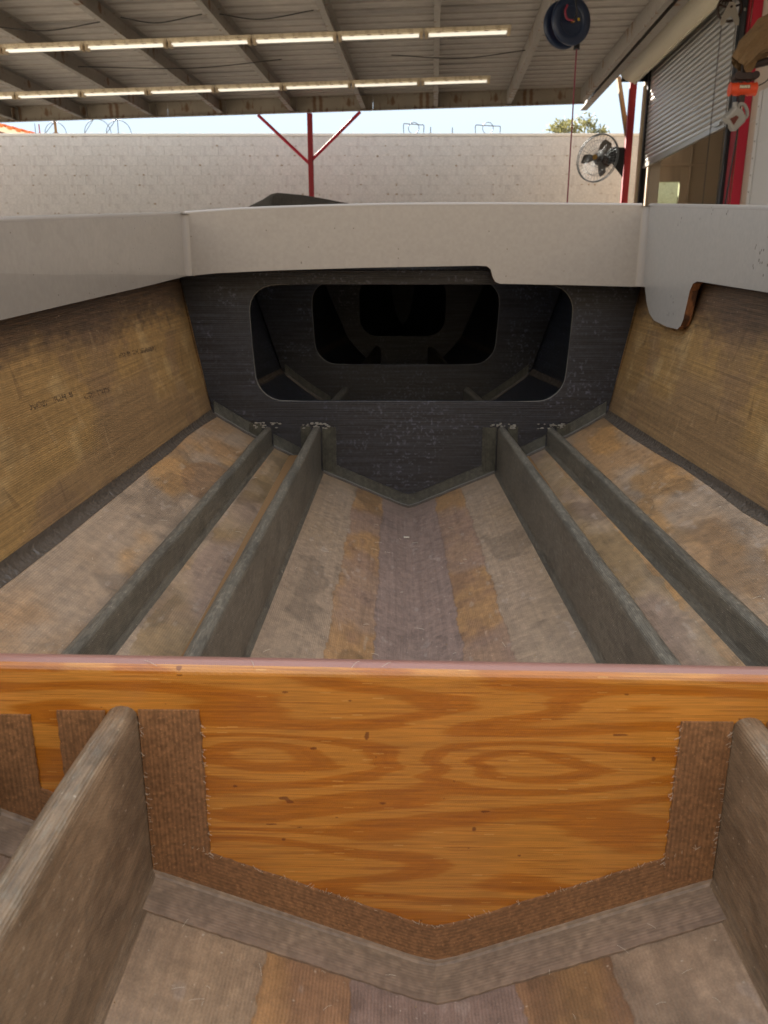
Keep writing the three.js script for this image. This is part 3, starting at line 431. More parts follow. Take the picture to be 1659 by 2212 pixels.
  for (const y of [yHood + .62, yHood + .22, yHood - .2, yHood - .6]) part('bolt', cyl(V(c0.x - pw / 2 - .05, y, vNearD + .29), V(c0.x - pw / 2 - .035, y, vNearD + .29), .017, .017, 10), M.zinc, t);
  // light panels on the near wall with riveted edge strips
  const zs = hit(1618, 410, 'x', wx, B).z, ys = hit(1650, 195, 'x', wx, B).y;
  part('wall_sheet', box(.02, ys - .3, 2.4, wx - .001, .3 + (ys - .3) / 2, zs + 1.3), M.panelWhite, t);
  part('edge_strip', box(.012, ys, .1, wx - .02, ys / 2, zs + .07), M.panelWhite, t); part('edge_strip', box(.012, .05, 2.2, wx - .02, hit(1650, 300, 'x', wx, B).y, zs + 1.25), M.panelWhite, t);
  for (let y = 1.6; y < ys; y += .19) part('rivet', new THREE.SphereGeometry(.011, 8, 6).translate(wx - .028, y, zs + .07), M.zinc, t);
  for (const y of [hit(1612, 268, 'x', wx, B).y, hit(1612, 335, 'x', wx, B).y]) part('panel_joint', box(.006, .012, .5, wx + .008, y, zs - .25), M.core, t);
}
// far column beside the door, with the fan on it
let fanCol;
{
  const t = thing('corner_column', 'dark red column beside the far end of the roller door', 'column'); setFrame(t, B);
  const z = eaveV + 1.0, p = hit(1357, 320, 'z', z, B); fanCol = p; const h = CY + ROOFH + .2;
  t.position.copy(V(p.x, 0, z).applyMatrix4(B)); 
  part('shaft', merge([rbox(.02, h, .1, .003, -.05, h / 2, 0), rbox(.1, h, .012, .003, 0, h / 2, .04), rbox(.02, h, .1, .003, .05, h / 2, 0)]), M.red, t);
  part('base_plate', box(.2, .02, .2, 0, .012, 0), M.red, t);
  const ba = hit(1354, 290, 'z', z - .05, B), bb = hit(1336, 168, 'z', z - .9, B), o = V(p.x, 0, z); part('knee_brace', beam(ba.sub(o), bb.sub(o), .07, .07), M.timber, t, 'tan raking brace behind the dark red column');
}
{
  const t = thing('wall_fan', 'large round wire guarded fan bracketed to the dark red column', 'fan');
  const z = fanCol.z + .05, c = hit(1289, 341, 'z', z, B), k = (c.y - hit(1289, 393, 'z', z, B).y);
  setFrame(t, new THREE.Matrix4().makeRotationY(BA).multiply(new THREE.Matrix4().makeTranslation(c.x, c.y, c.z)).multiply(new THREE.Matrix4().makeRotationFromEuler(new THREE.Euler(-.12, -.72, .05, 'YXZ'))));
  const rings = []; for (const [r, zz] of [[1, 0], [1, -.1], [.72, .085], [.36, .1], [.72, -.17], [.36, -.18]]) rings.push(new THREE.TorusGeometry(k * r, r === 1 ? .010 : .0035, 6, 40).translate(0, 0, zz * k * 1.2));
  const wires = []; for (let i = 0; i < 36; i++) { const a = i / 36 * 6.283, f = (r, zz) => V(Math.cos(a) * k * r, Math.sin(a) * k * r, zz * k * 1.2); wires.push(tube([f(.12, .11), f(.6, .1), f(.9, .06), f(1, 0)], .0028, 6, 4), tube([f(1, -.1), f(.7, -.17), f(.15, -.18)], .0028, 6, 4)); }
  part('guard', merge(rings.concat(wires)), M.metalFrame, t);
  for (let i = 0; i < 3; i++) { const a = .95 + i * 2.094; const rg = []; for (let j = 0; j <= 8; j++) { const r = lerp(.12, .80, j / 8) * k, w = k * (.10 + .17 * Math.sin(Math.min(1, j / 7) * 2.2)) * (j === 8 ? .75 : 1), tw = lerp(.9, .45, j / 8); const q = []; for (const s of [-1, -.5, 0, .5, 1]) q.push(V(r, s * w * Math.cos(tw), s * w * Math.sin(tw) * .6 - .02 + .01 * s * s)); rg.push(q.concat(q.slice().reverse().map(v => V(v.x, v.y, v.z - .004)))); } part('blade', loft(rg, true, true).rotateZ(a).translate(0, 0, -.03), std({ color: 0x4a4036, roughness: .5 }), t); }
  part('hub', cyl(V(0, 0, -.06), V(0, 0, .03), .06, .05, 16), M.iron, t); part('badge', cyl(V(0, 0, .118 * k * 1.2), V(0, 0, .128 * k * 1.2 + .01), .045, .045, 16), M.brass, t);
  part('motor', cyl(V(0, 0, -.36), V(0, 0, -.07), .10, .11, 20), M.iron, t);
  t.updateMatrixWorld(true); const q = t.worldToLocal(V(fanCol.x - .06, c.y - .02, fanCol.z).applyMatrix4(B));
  part('bracket', merge([beam(V(0, 0, -.25), q, .05, .12), extr([[0, .2], [0, -.32], [-.34, .05], [-.34, .2]], .02).rotateY(.72).translate(q.x, q.y, q.z)]), M.black, t);
}
// hoist on a jib arm, its canvas hood, and the jug hung on it
{
  const z = -8.55, c = hit(1604, 193, 'z', z, B), t = thing('electric_hoist', 'orange electric hoist with dark trolley hanging beside the red door post', 'hoist');
  setFrame(t, new THREE.Matrix4().makeRotationY(BA).multiply(new THREE.Matrix4().makeTranslation(c.x, c.y, z)));
  part('motor_housing', merge([new THREE.CylinderGeometry(.056, .056, .245, 24).rotateZ(Math.PI / 2), ...[-.118, -.05, .06, .118].map(x => new THREE.TorusGeometry(.056, .005, 6, 24).rotateY(Math.PI / 2).translate(x, 0, 0))]), M.orange, t);
  part('label_plate', box(.1, .034, .003, 0, .012, .0565), M.label, t);
  part('trolley', merge([rbox(.16, .06, .1, .008, .01, .105, 0), cyl(V(-.07, .11, -.06), V(-.07, .11, .06), .034, .034, 14), cyl(V(.09, .11, -.06), V(.09, .11, .06), .034, .034, 14), box(.03, .08, .04, -.03, .06, 0), box(.03, .08, .04, .04, .06, 0)]), M.iron, t);
  part('hook_block', merge([box(.05, .07, .04, 0, -.08, 0), new THREE.TorusGeometry(.025, .008, 6, 14, 4.6).translate(0, -.13, 0)]), M.iron, t);
  part('jib_arm', merge([cyl(V(-.02, .19, 0), V(.55, .3, 0), .035, .035, 12), box(.06, .12, .05, 0, .15, 0)]), M.iron, t);
  part('power_cable', tube([V(.12, .02, 0), V(.2, .06, .02), V(.3, .2, .03), V(.42, .33, .02)], .006, 16, 6), M.cable, t);
  part('control_cable', tube([V(-.1, -.03, .02), V(-.115, -.2, .02), V(-.1, -.5, .0), V(-.12, -1.0, 0), V(-.1, -1.7, 0)], .008, 24, 6), M.cable, t); part('control_cable', tube([V(.02, -.1, -.03), V(.0, -.5, -.03), V(-.03, -1, -.03), V(-.06, -1.7, -.03)], .008, 24, 6), M.cable, t);
  // canvas
  const P = (px, py, dz = 0) => { const p = hit(px, py, 'z', z + dz, B); return p; };
  const spine = [[P(1597, 146), .10], [P(1606, 130), .125], [P(1621, 112), .14], [P(1640, 94), .15], [P(1664, 74), .16], [P(1700, 50), .16]];
  const S = mulberry(12), rings = spine.map(([p, r], j) => { const q = []; const ax = V(.72, .70, 0), nx = V(.70, -.72, 0); for (let i = 0; i < 36; i++) { const a = i / 36 * 6.2832, w = 1 + .16 * Math.sin(a * 5 + j * 1.1) + .1 * Math.sin(a * 9 - j * 2) + .05 * (S() - .5), rad = r * w; const x = Math.cos(a) * rad * (j === 0 ? 1.05 : .9), zz = Math.sin(a) * rad * .8; q.push(V(p.x + nx.x * x, p.y + nx.y * x, p.z + zz).add(j === 0 ? V(-.05 * Math.sin(a * 2) * 0 + (x < 0 ? -.0 : 0), 0, 0) : V(0, 0, 0))); } return q; });
  const inner = rings.map(r => { const c = r.reduce((s, p) => s.add(p), V(0, 0, 0)).divideScalar(r.length); return r.map(p => p.clone().lerp(c, .04)); });
  const g = loft(rings.concat(inner.reverse()), true, false, (p, i, j, s) => [s, j * .12]);
  const cv = part('canvas_hood', g, M.canvas, scene); tag(cv, 'crumpled brown canvas hood draped over the hoist arm', 'canvas'); setFrame(cv, B);
  // jug
  const j = thing('plastic_jug', 'grey plastic jug hanging tilted on a white rope below the hoist', 'jug'); const jc = hit(1590, 252, 'z', z + .02, B);
  setFrame(j, new THREE.Matrix4().makeRotationY(BA).multiply(new THREE.Matrix4().makeTranslation(jc.x, jc.y, z + .03)).multiply(new THREE.Matrix4().makeRotationFromEuler(new THREE.Euler(0, .2, -.78, 'ZYX'))));
  const body = extr([[-.08, -.10], [.08, -.10], [.085, -.09], [.085, .02], [.06, .05], [-.02, .06], [-.085, .035], [-.085, -.09]], .075, { bevel: .02, seg: 4 }).translate(0, 0, -.038);
  part('body', body, M.jug, j); part('handle', tube([V(-.055, .05, 0), V(-.062, .085, 0), V(-.03, .108, 0), V(.03, .102, 0), V(.068, .078, 0), V(.07, .035, 0)], .017, 30, 10), M.jug, j); part('cap', cyl(V(-.075, .03, 0), V(-.11, .062, 0), .026, .026, 14), M.jug, j); part('label_patch', extr([[-.05, -.08], [.02, -.085], [.0, -.01], [-.03, -.02]], .002).translate(0, 0, .0655), M.label, j);
  const j2 = part('rope', tube([V(0, -.13, .02), V(.004, -.18, .03), V(.005, -.225, .03), V(-.006, -.25, .02)], .006, 14, 6), M.rope, scene); tag(j2, 'short white rope tying the grey jug to the hoist hook', 'rope'); setFrame(j2, new THREE.Matrix4().makeRotationY(BA).multiply(new THREE.Matrix4().makeTranslation(c.x, c.y, z)));
}
// covered boat behind the hull
{
  const zC = -10.5, P = (px, py) => hit(px, py, 'z', zC);
  const sil = [[520, 470], [545, 449], [575, 432], [592, 422], [606, 419.5], [625, 420], [660, 424], [700, 431], [740, 438], [775, 444], [830, 456]].map(q => P(q[0], q[1]));
  const rings = [-1, -.8, -.5, -.2, 0, .2, .5, .8, 1].map(s => sil.map((p, i) => V(p.x + s * .02, Math.max(.02, p.y - .35 * s * s - .9 * Math.pow(Math.abs(s), 6)), zC + s * 1.5 + .04 * Math.sin(i * 2.1))).concat([V(sil[sil.length - 1].x + .2, .02, zC + s * 1.7), V(sil[0].x - .2, .02, zC + s * 1.7)]));
  const m = part('covered_boat', loft(rings, true, true, (p, i, j, s) => [p.x, p.y + p.z]), M.cover, scene); tag(m, 'mound under a dark canvas cover behind the white deck moulding', 'covered boat');
}

// ------------------------------------------------------------------ the boat hull
const KX = .063;                                          // keel, to the right of the camera
const Y = h => CY - h;
const D0 = .985, D1 = 3.57, D2 = 4.66, D3 = 6.0, DA = -.45, DB = 7.6;
const chX = D => .885 * table([[3.57, 1], [4.2, .92], [4.66, .81], [5.3, .65], [6, .47], [6.8, .24], [7.6, .03]], D);
const kH = D => table([[.985, .994], [3.57, 1.03], [4.66, .99], [6, .83], [7, .58], [7.6, .40]], D);
const chH = D => table([[3.57, .592], [4.66, .53], [6, .44], [7.6, .34]], D);
const shX = D => chX(D) + table([[3.57, .118], [4.66, .2], [6, .24], [7.2, .14], [7.6, .05]], D);
const shH = D => table([[-1, .17], [3.45, -.07], [7.6, -.19]], D);
const prof0 = [[0, 1.03], [.03, 1.022], [.2, .948], [.41, .857], [.56, .776], [.635, .738], [.74, .682], [.82, .634], [.885, .592]];
const floorH = (x, D) => { const a = Math.abs(x) / chX(D) * .885, f = (1.03 - table(prof0, a)) / (1.03 - .592); return kH(D) - f * (kH(D) - chH(D)); };
const boat = thing('boat_hull', 'bare fibreglass boat hull with stringers and bulkheads under construction', 'boat hull');
{
  const Ds = []; for (let D = DA; D < 3.5; D += .25) Ds.push(D); Ds.push(3.57, 3.9, 4.2, 4.66, 5, 5.3, 5.65, 6, 6.4, 6.8, 7.2, DB);
  const DsA = Ds.filter(D => D <= 3.571), DsF = Ds.filter(D => D >= 3.569);
  const xs = [...prof0.map(p => -p[0]).reverse(), ...prof0.slice(1).map(p => p[0])];
  const ringB = D => { const k = chX(D) / .885; const inn = xs.map(x => V(KX + x * k, Y(floorH(x * k, D)), -D)); return inn.concat(xs.slice().reverse().map(x => V(KX + x * k * 1.005, Y(floorH(x * k, D)) - .016, -D))); };
  part('forward_bottom', loft(DsF.map(ringB), true, true, (p, i) => [p.x - KX, -p.z]), M.dark, boat);
  part('bottom', loft(DsA.map(ringB), true, true, (p, i) => [(p.x - KX) * 1.06, -p.z]), M.floor, boat, 'mottled brown and grey fibreglass bottom laminate');
  for (const s of [-1, 1]) {
    const NS = 8, ringS = D => { const a = []; for (let i = 0; i <= NS; i++) { const f = i / NS, bow = .012 * Math.sin(f * Math.PI); a.push(V(KX + s * (lerp(chX(D), shX(D), f) + bow), Y(lerp(chH(D), shH(D), f)), -D)); } return a.concat(a.slice().reverse().map(p => V(p.x + s * .014, p.y - .001, p.z))); };
    const g = loft(DsA.map(ringS), true, true, (p, i, j, q) => [-p.z, Math.min(i, 2 * NS + 1 - i) / NS * .62]), gf = loft(DsF.map(ringS), true, true, (p, i, j, q) => [-p.z, Math.min(i, 2 * NS + 1 - i) / NS * .62]); part('forward_side', gf, M.dark, boat);
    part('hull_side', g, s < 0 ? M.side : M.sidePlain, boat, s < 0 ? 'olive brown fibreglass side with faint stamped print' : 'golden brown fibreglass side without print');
    // rough fillet along the chine
    const ch = Ds.filter(D => D < 6.2).map((D, j) => { const w = .008 + .014 * vn(j * 3, s * 5), c = V(KX + s * chX(D), Y(chH(D)), -D), x1 = chX(D) - w * 1.3, b = V(KX + s * x1, Y(floorH(x1, D)) + .0015, -D), up = .018, d = V(s * (lerp(chX(D), shX(D), up / .6) - .002), Y(chH(D)) + up - 0, -D); d.x += KX; const m = b.clone().lerp(d, .5).lerp(c, .55); return [b, b.clone().lerp(m, .5).lerp(c, .12), m, d.clone().lerp(m, .5).lerp(c, .12), d, c.clone().add(V(s * .004, -.004, 0))]; });
    part('chine_fillet', loft(ch, true, true), M.resin, boat);
  }
  part('stem', box(.5, .75, .06, KX, Y(.12), -7.5), M.dark, boat);
  part('transom', extr([[-1.0, .42], [-.885, -.592 + 1.0], [0, -.03]].length ? [[-.93, Y(.42)], [-.885, Y(.592)], [-.41, Y(.857)], [0, Y(1.03)], [.41, Y(.857)], [.885, Y(.592)], [.93, Y(.42)]] : [], .04).translate(KX, 0, -DA - .001), M.dark, boat);
  // stringers: profile swept along the hull with flared feet and a rounded cap
  const stringer = (x, w, topf, a, b, lab) => {
    const ds = []; const n = Math.ceil((b - a) / .06); for (let i = 0; i <= n; i++) ds.push(lerp(a, b, i / n));
    const rings = ds.map(D => { const k = D > D1 ? chX(D) / .885 * 1.04 : 1, cx = x * Math.min(1, k) * (D < D1 && D > D0 ? 1 + .03 * (D1 - D) / 2.6 : 1), top = topf(D), q = [], h = w / 2, rt = h * .8; const wob = .003 * (vn(D * 5, x * 9) - .5) , lump = .003 * (vn(D * 4 + 3, x * 11) - .5);
      const L = cx - h, Rr = cx + h; const fy = xx => Y(floorH(xx, D));
      q.push([L - .014, fy(L - .014) - .004], [L - .011, fy(L - .011) + .0012], [L - .005, fy(L - .005) + .0035], [L - .0012, fy(L) + .009], [L, fy(L) + .016]);
      for (let i = 0; i <= 8; i++) { const an = Math.PI - i / 8 * Math.PI; q.push([cx + Math.cos(an) * h + wob, Y(top) - rt + lump + Math.sin(an) * rt]); }
      q.push([Rr, fy(Rr) + .016], [Rr + .0012, fy(Rr) + .009], [Rr + .005, fy(Rr + .005) + .0035], [Rr + .011, fy(Rr + .011) + .0012], [Rr + .014, fy(Rr + .014) - .004]);
      return q.map(p => V(KX + p[0], p[1], -D)); });
    const m = part('stringer', loft(rings, true, true, (p, i, j, s) => [.4 + .01 * (i - 9) + (i < 9 ? -1 : 1) * Math.max(0, Math.abs(p.y - rings[j][9].y) - .02), -p.z]), M.stringer, boat, lab); return m;
  };
  const fi = D => .652, fo = D => .654;
  for (const s of [-1, 1]) {
    stringer(s * .418, .037, fi, D0 + .03, D1 - .005); stringer(s * .638, .034, fo, D0 + .03, D1 - .005);
    stringer(s < 0 ? -.434 : .418, .043, D => s < 0 ? .561 : .572, DA + .05, D0 - .002, s < 0 ? 'tall rounded grey brown stringer left of the amber panel' : 'tall rounded grey stringer right of the amber panel'); stringer(s * .645, .043, D => .59, DA + .05, D0 - .002);
    stringer(s * .418, .044, D => table([[D1, .66], [D2, .62]], D), D1 + .025, D2 - .005); stringer(s * .40, .044, D => table([[D2, .6], [D3, .5]], D), D2 + .025, D3 - .005);
  }
  // bulkheads
  const outline = (D, topL, topR, xt) => { const k = chX(D) / .885, pts = []; for (const x of xs) pts.push([KX + x * k, Y(floorH(x * k, D)) + .001]); const sx = h => lerp(chX(D), shX(D), (chH(D) - h) / (chH(D) - shH(D))); pts.push([KX + sx(topR), Y(topR)], [KX - sx(topL), Y(topL)]); return pts; };
  const rrect = (x0, x1, h0, h1, r, flare) => { const p = [], c = [[x1 - r, h1 + r, 0], [x0 + r, h1 + r, 1], [x0 + r, h0 - r, 2], [x1 - r, h0 - r, 3]]; c.forEach(([cx, ch, q]) => { for (let i = 0; i <= 7; i++) { const a = (q + i / 7) * Math.PI / 2, hh = ch - Math.sin(a) * r; const xx = cx + Math.cos(a) * r; const f = 1 + flare * (h0 - hh); p.push([(xx - (x0 + x1) / 2) * f + (x0 + x1) / 2, Y(hh)]); } }); return p; };
  const bh0 = part('bulkhead', extr(outline(D0, .497, .519), .02, { bevel: .011, seg: 4 }).translate(0, 0, -D0 - .009), M.wood, boat, 'amber varnished plywood bulkhead with glass tape at its edges');
  const bhd = (D, hole) => part('bulkhead', extr(outline(D, shH(D) + .05, shH(D) + .05), .016, { bevel: .003, seg: 2, holes: [hole] }).translate(0, 0, -D - .008), M.dark, boat);
  bhd(D1, rrect(-.615, .745, .537, .038, .115, .07)).userData.label = 'dark glassed bulkhead with a wide rounded opening';
  bhd(D2, rrect(-.455, .565, .49, .03, .12, .10)).userData.label = 'dark bulkhead with a smaller rounded opening farther forward'; bhd(D3, rrect(-.255, .355, .425, .02, .12, .1)).userData.label = 'dark bulkhead with the smallest opening, deepest in the bow';
  const rimM = std({ color: 0x74726c, roughness: .45 });
  [[1, rrect(-.615, .745, .537, .038, .115, .07), D1], [2, rrect(-.455, .565, .49, .03, .12, .10), D2]].forEach(([k, h, D]) => { part('opening_edge', tube(h.map(p => V(p[0], p[1], -D + .0085)), 0.002, 120, 6, true), rimM, boat.children.filter(c => c.name === 'bulkhead')[k]); });
  // strip of glass along the top of the plywood
  const capP = []; for (let i = 0; i <= 20; i++) { const f = i / 20; capP.push(V(lerp(-.84, .96, f), lerp(Y(.497) + 0, Y(.519), f) + .0008, -D0 + .0)); }
  part('edge_strip', loft(capP.map(p => { const q = []; for (let i = 0; i <= 8; i++) { const a = .15 + (Math.PI - .3) * i / 8; q.push(V(p.x, p.y - .012 + Math.sin(a) * .0135, p.z + Math.cos(a) * .0215)); } return q.concat([V(p.x, p.y - .016, p.z - .019), V(p.x, p.y - .016, p.z + .019)]); }), true, true, (p, i, j, s) => [p.x, s]), M.capStrip, boat);
  // glass tapes: inner and outer polylines, raised 2 mm along n
  const tape = (name, A, Bp, n, mat, parent, jit, lab) => {
    const N = A.length, T = mulberry(N * 31 + Math.floor(Math.abs(A[0].x) * 1000)), P = [], U = [], I = []; let s = 0;
    for (let i = 0; i < N; i++) { const a = A[i].clone(), b = Bp[i].clone(); b.lerp(a, -(T() - .5) * jit); if (i) s += A[i].distanceTo(A[i - 1]); const w = a.distanceTo(b); for (const [p, k, o] of [[a, 0, -.001], [a, 0, .0022], [b, w, .0022], [b, w, -.001]]) { const q = p.clone().addScaledVector(n, o); P.push(q.x, q.y, q.z); U.push(s, k); } }
    for (let i = 0; i + 1 < N; i++) for (let k = 0; k < 3; k++) { const a = i * 4 + k; I.push(a, a + 4, a + 1, a + 1, a + 4, a + 5); } I.push(0, 1, 2, 0, 2, 3); const e = (N - 1) * 4; I.push(e, e + 2, e + 1, e, e + 3, e + 2);
    const g = new THREE.BufferGeometry(); g.setAttribute('position', new THREE.Float32BufferAttribute(P, 3)); g.setAttribute('uv', new THREE.Float32BufferAttribute(U, 2)); g.setIndex(I);
    return part(name, toCreasedNormals(g, .5), mat, parent, lab);
  };
  const along = (x0, x1, n, f) => Array.from({ length: n + 1 }, (_, i) => f(lerp(x0, x1, i / n)));
  const baseTapes = (D, zf, bh, mat, w, floorMat, fw, segs) => {
    for (const [a, b] of segs) {
      const fl = x => Y(floorH(x, D));
      tape('base_tape', along(a, b, 40, x => V(KX + x, fl(x) + .006, zf)), along(a, b, 40, x => V(KX + x, fl(x) + w, zf)), V(0, 0, 1), mat, bh, .03);
      if (floorMat) tape('floor_tab', along(a, b, 40, x => V(KX + x, fl(x) + .001, zf + .004)), along(a, b, 40, x => V(KX + x, Y(floorH(x, D - fw)) + .001, zf + fw)), V(0, 1, 0), floorMat, bh, .03);
      part('fillet', loft(along(a, b, 24, x => { const y = fl(x), q = [V(KX + x, y + .010, zf + .0005)]; for (let i = 0; i <= 5; i++) { const an = i / 5 * Math.PI / 2; q.push(V(KX + x, y + .0095 - .0075 * Math.sin(an), zf + .0032 + .009 * (1 - Math.cos(an)))); } q.push(V(KX + x, y - .004, zf + .013), V(KX + x, y - .006, zf - .004)); return q; }), true, true, (p, i, j, q) => [p.x, q]), floorMat || M.resin, bh);
    }
  };
  const z0 = -D0 + .023;
  const up = (x, w, h0, h1, z, mat, bh) => tape('upright_tape', along(h0, h1, 24, h => V(KX + x, Y(h), z + .0006)), along(h0, h1, 24, h => V(KX + x + w, Y(h), z + .0006)), V(0, 0, 1), mat, bh, .03);
  baseTapes(D0, z0, bh0, M.tapeWood, .07, M.floorTab, .07, [[-.411, 0], [0, .395], [-.62, -.457], [.441, .62]]);
  up(-.411, .084, .566, .83, z0, M.tapeWood, bh0); up(-.457, -.066, .568, .79, z0, M.tapeWood, bh0); up(.395, -.07, .578, .835, z0, M.tapeWood, bh0); up(-.62, .06, .575, .73, z0, M.tapeWood, bh0); up(.441, .07, .578, .79, z0, M.tapeWood, bh0);
  const bh1 = boat.children.filter(c => c.name === 'bulkhead')[1], bh2 = boat.children.filter(c => c.name === 'bulkhead')[2], z1 = -D1 + .0125;
  baseTapes(D1, z1, bh1, M.tapeDark, .062, null, .06, [[-.392, 0], [0, .392], [-.614, -.444], [.444, .614], [-.875, -.662], [.662, .875]]);
  for (const s of [-1, 1]) { up(s * .392, -s * .062, .655, .86, z1, M.tapeDark, bh1); up(s * .444, s * .045, .652, .80, z1, M.tapeDark, bh1); up(s * .662, s * .06, .64, .69, z1, M.tapeDark, bh1); }
  baseTapes(D2, -D2 + .0125, bh2, M.tapeDark, .055, null, .06, [[-.70, -.44], [.44, .70], [-.38, .38]]);
  for (const [a, b] of [[-.39, 0], [0, .39], [-.612, -.446], [.446, .612], [-.872, -.664], [.664, .872]]) part('resin_bead', tube(along(a, b, 24, x => V(KX + x, Y(floorH(x, D1)) + .0105 + .0015 * vn(x * 60, 3), z1 + .004)), .0022, 48, 5), rimM, bh1);
  // rough resin ends where the stringers meet the dark bulkhead
  for (const x of [-.418, .418, -.638, .638]) { const gs = []; for (let i = 0; i < 26; i++) { const g = new THREE.IcosahedronGeometry(rr(.002, .0055), 0).scale(1.8, .7, .7).translate(KX + x + rr(-.06, .06), Y(.648) + rr(-.012, .014), -D1 + .016); gs.push(g); } const m = part('rough_resin', merge(gs), M.fuzz, bh1); m.userData.kind = 'stuff'; }
  // loose glass fibres and sanding crumbs
  const S = mulberry(77), st = [];
  const lay = (x, y, z, L, r) => { const a = S() * 6.28, b = (S() - .5) * .3, d = V(Math.cos(a), .03 * S(), Math.sin(a)).multiplyScalar(L / 2), c = V(x, y, z); st.push(tube([c.clone().sub(d), c.clone().add(V(b * L * .2, .0015, b * L * .2)), c.clone().add(d)], r, 6, 4)); };
  for (let i = 0; i < 60; i++) { const D = 1.3 + 2.1 * S(), x = (S() - .5) * 1.6; lay(KX + x, Y(floorH(x, D)) + .004, -D, (.010 + .022 * S()), .0005); }
  for (let i = 0; i < 26; i++) { const D = .72 + .2 * S(), x = (S() - .5) * .7; lay(KX + x, Y(floorH(x, D)) + .004, -D, .006 + .018 * S(), .00028); }
  for (let i = 0; i < 4; i++) lay(KX + (S() - .6) * 1.1, Y(.502), -D0 + .012, .01 + .02 * S(), .0003);
  for (const sg of [-1, 1]) for (let i = 0; i < 45; i++) { const x = sg * .37 * S(), y = Y(floorH(x, D0)) + .07 + .002 * (S() - .5), L = .003 + .008 * S(), a = 1.57 + (S() - .5) * 1.8; st.push(tube([V(KX + x, y, z0 + .003), V(KX + x + Math.cos(a) * L, y + Math.sin(a) * L, z0 + .004 + .002 * S())], .00028, 2, 4)); }
  for (const xe of [-.327, .325, -.411, .395]) for (let i = 0; i < 32; i++) { const h = lerp(.58, .82, S()), L = .002 + .006 * S(), a = (xe < 0 ? 0 : 3.14) + (S() - .5) * 1.6, x = KX + xe + .003 * (S() - .5); st.push(tube([V(x, Y(h), z0 + .003), V(x + Math.cos(a) * L, Y(h) + Math.sin(a) * L, z0 + .004 + .002 * S())], .00028, 2, 4)); }
  const fs = part('loose_fibres', merge(st), M.strand, boat); fs.userData.kind = 'stuff';
  const cr = []; for (let i = 0; i < 420; i++) { const D = .55 + .42 * S(), x = -.46 - .14 * S(), r = .0008 + .0016 * S() * S(); cr.push(new THREE.TetrahedronGeometry(r).translate(KX + x, Y(floorH(x, D)) + r * .6, -D)); }
  for (let i = 0; i < 160; i++) { const D = .7 + 2.6 * S(), x = (S() - .5) * .8, r = .0008 + .0012 * S(); cr.push(new THREE.TetrahedronGeometry(r).translate(KX + x, Y(floorH(x, D)) + r * .6, -D)); }
  const cs = part('sanding_dust', merge(cr), M.dust, boat); cs.userData.kind = 'stuff';
}
{ const p = hit(877, 1162, 'y', Y(1.02)); const m = part('paper_scrap', extr([[-.014, -.006], [.012, -.008], [.014, .004], [-.004, .006], [-.012, .008]], .0015).rotateX(-Math.PI / 2), M.strand, scene); m.position.set(p.x, Y(1.0175), p.z); tag(m, 'tiny white scrap lying on the keel line of the bottom', 'scrap'); }

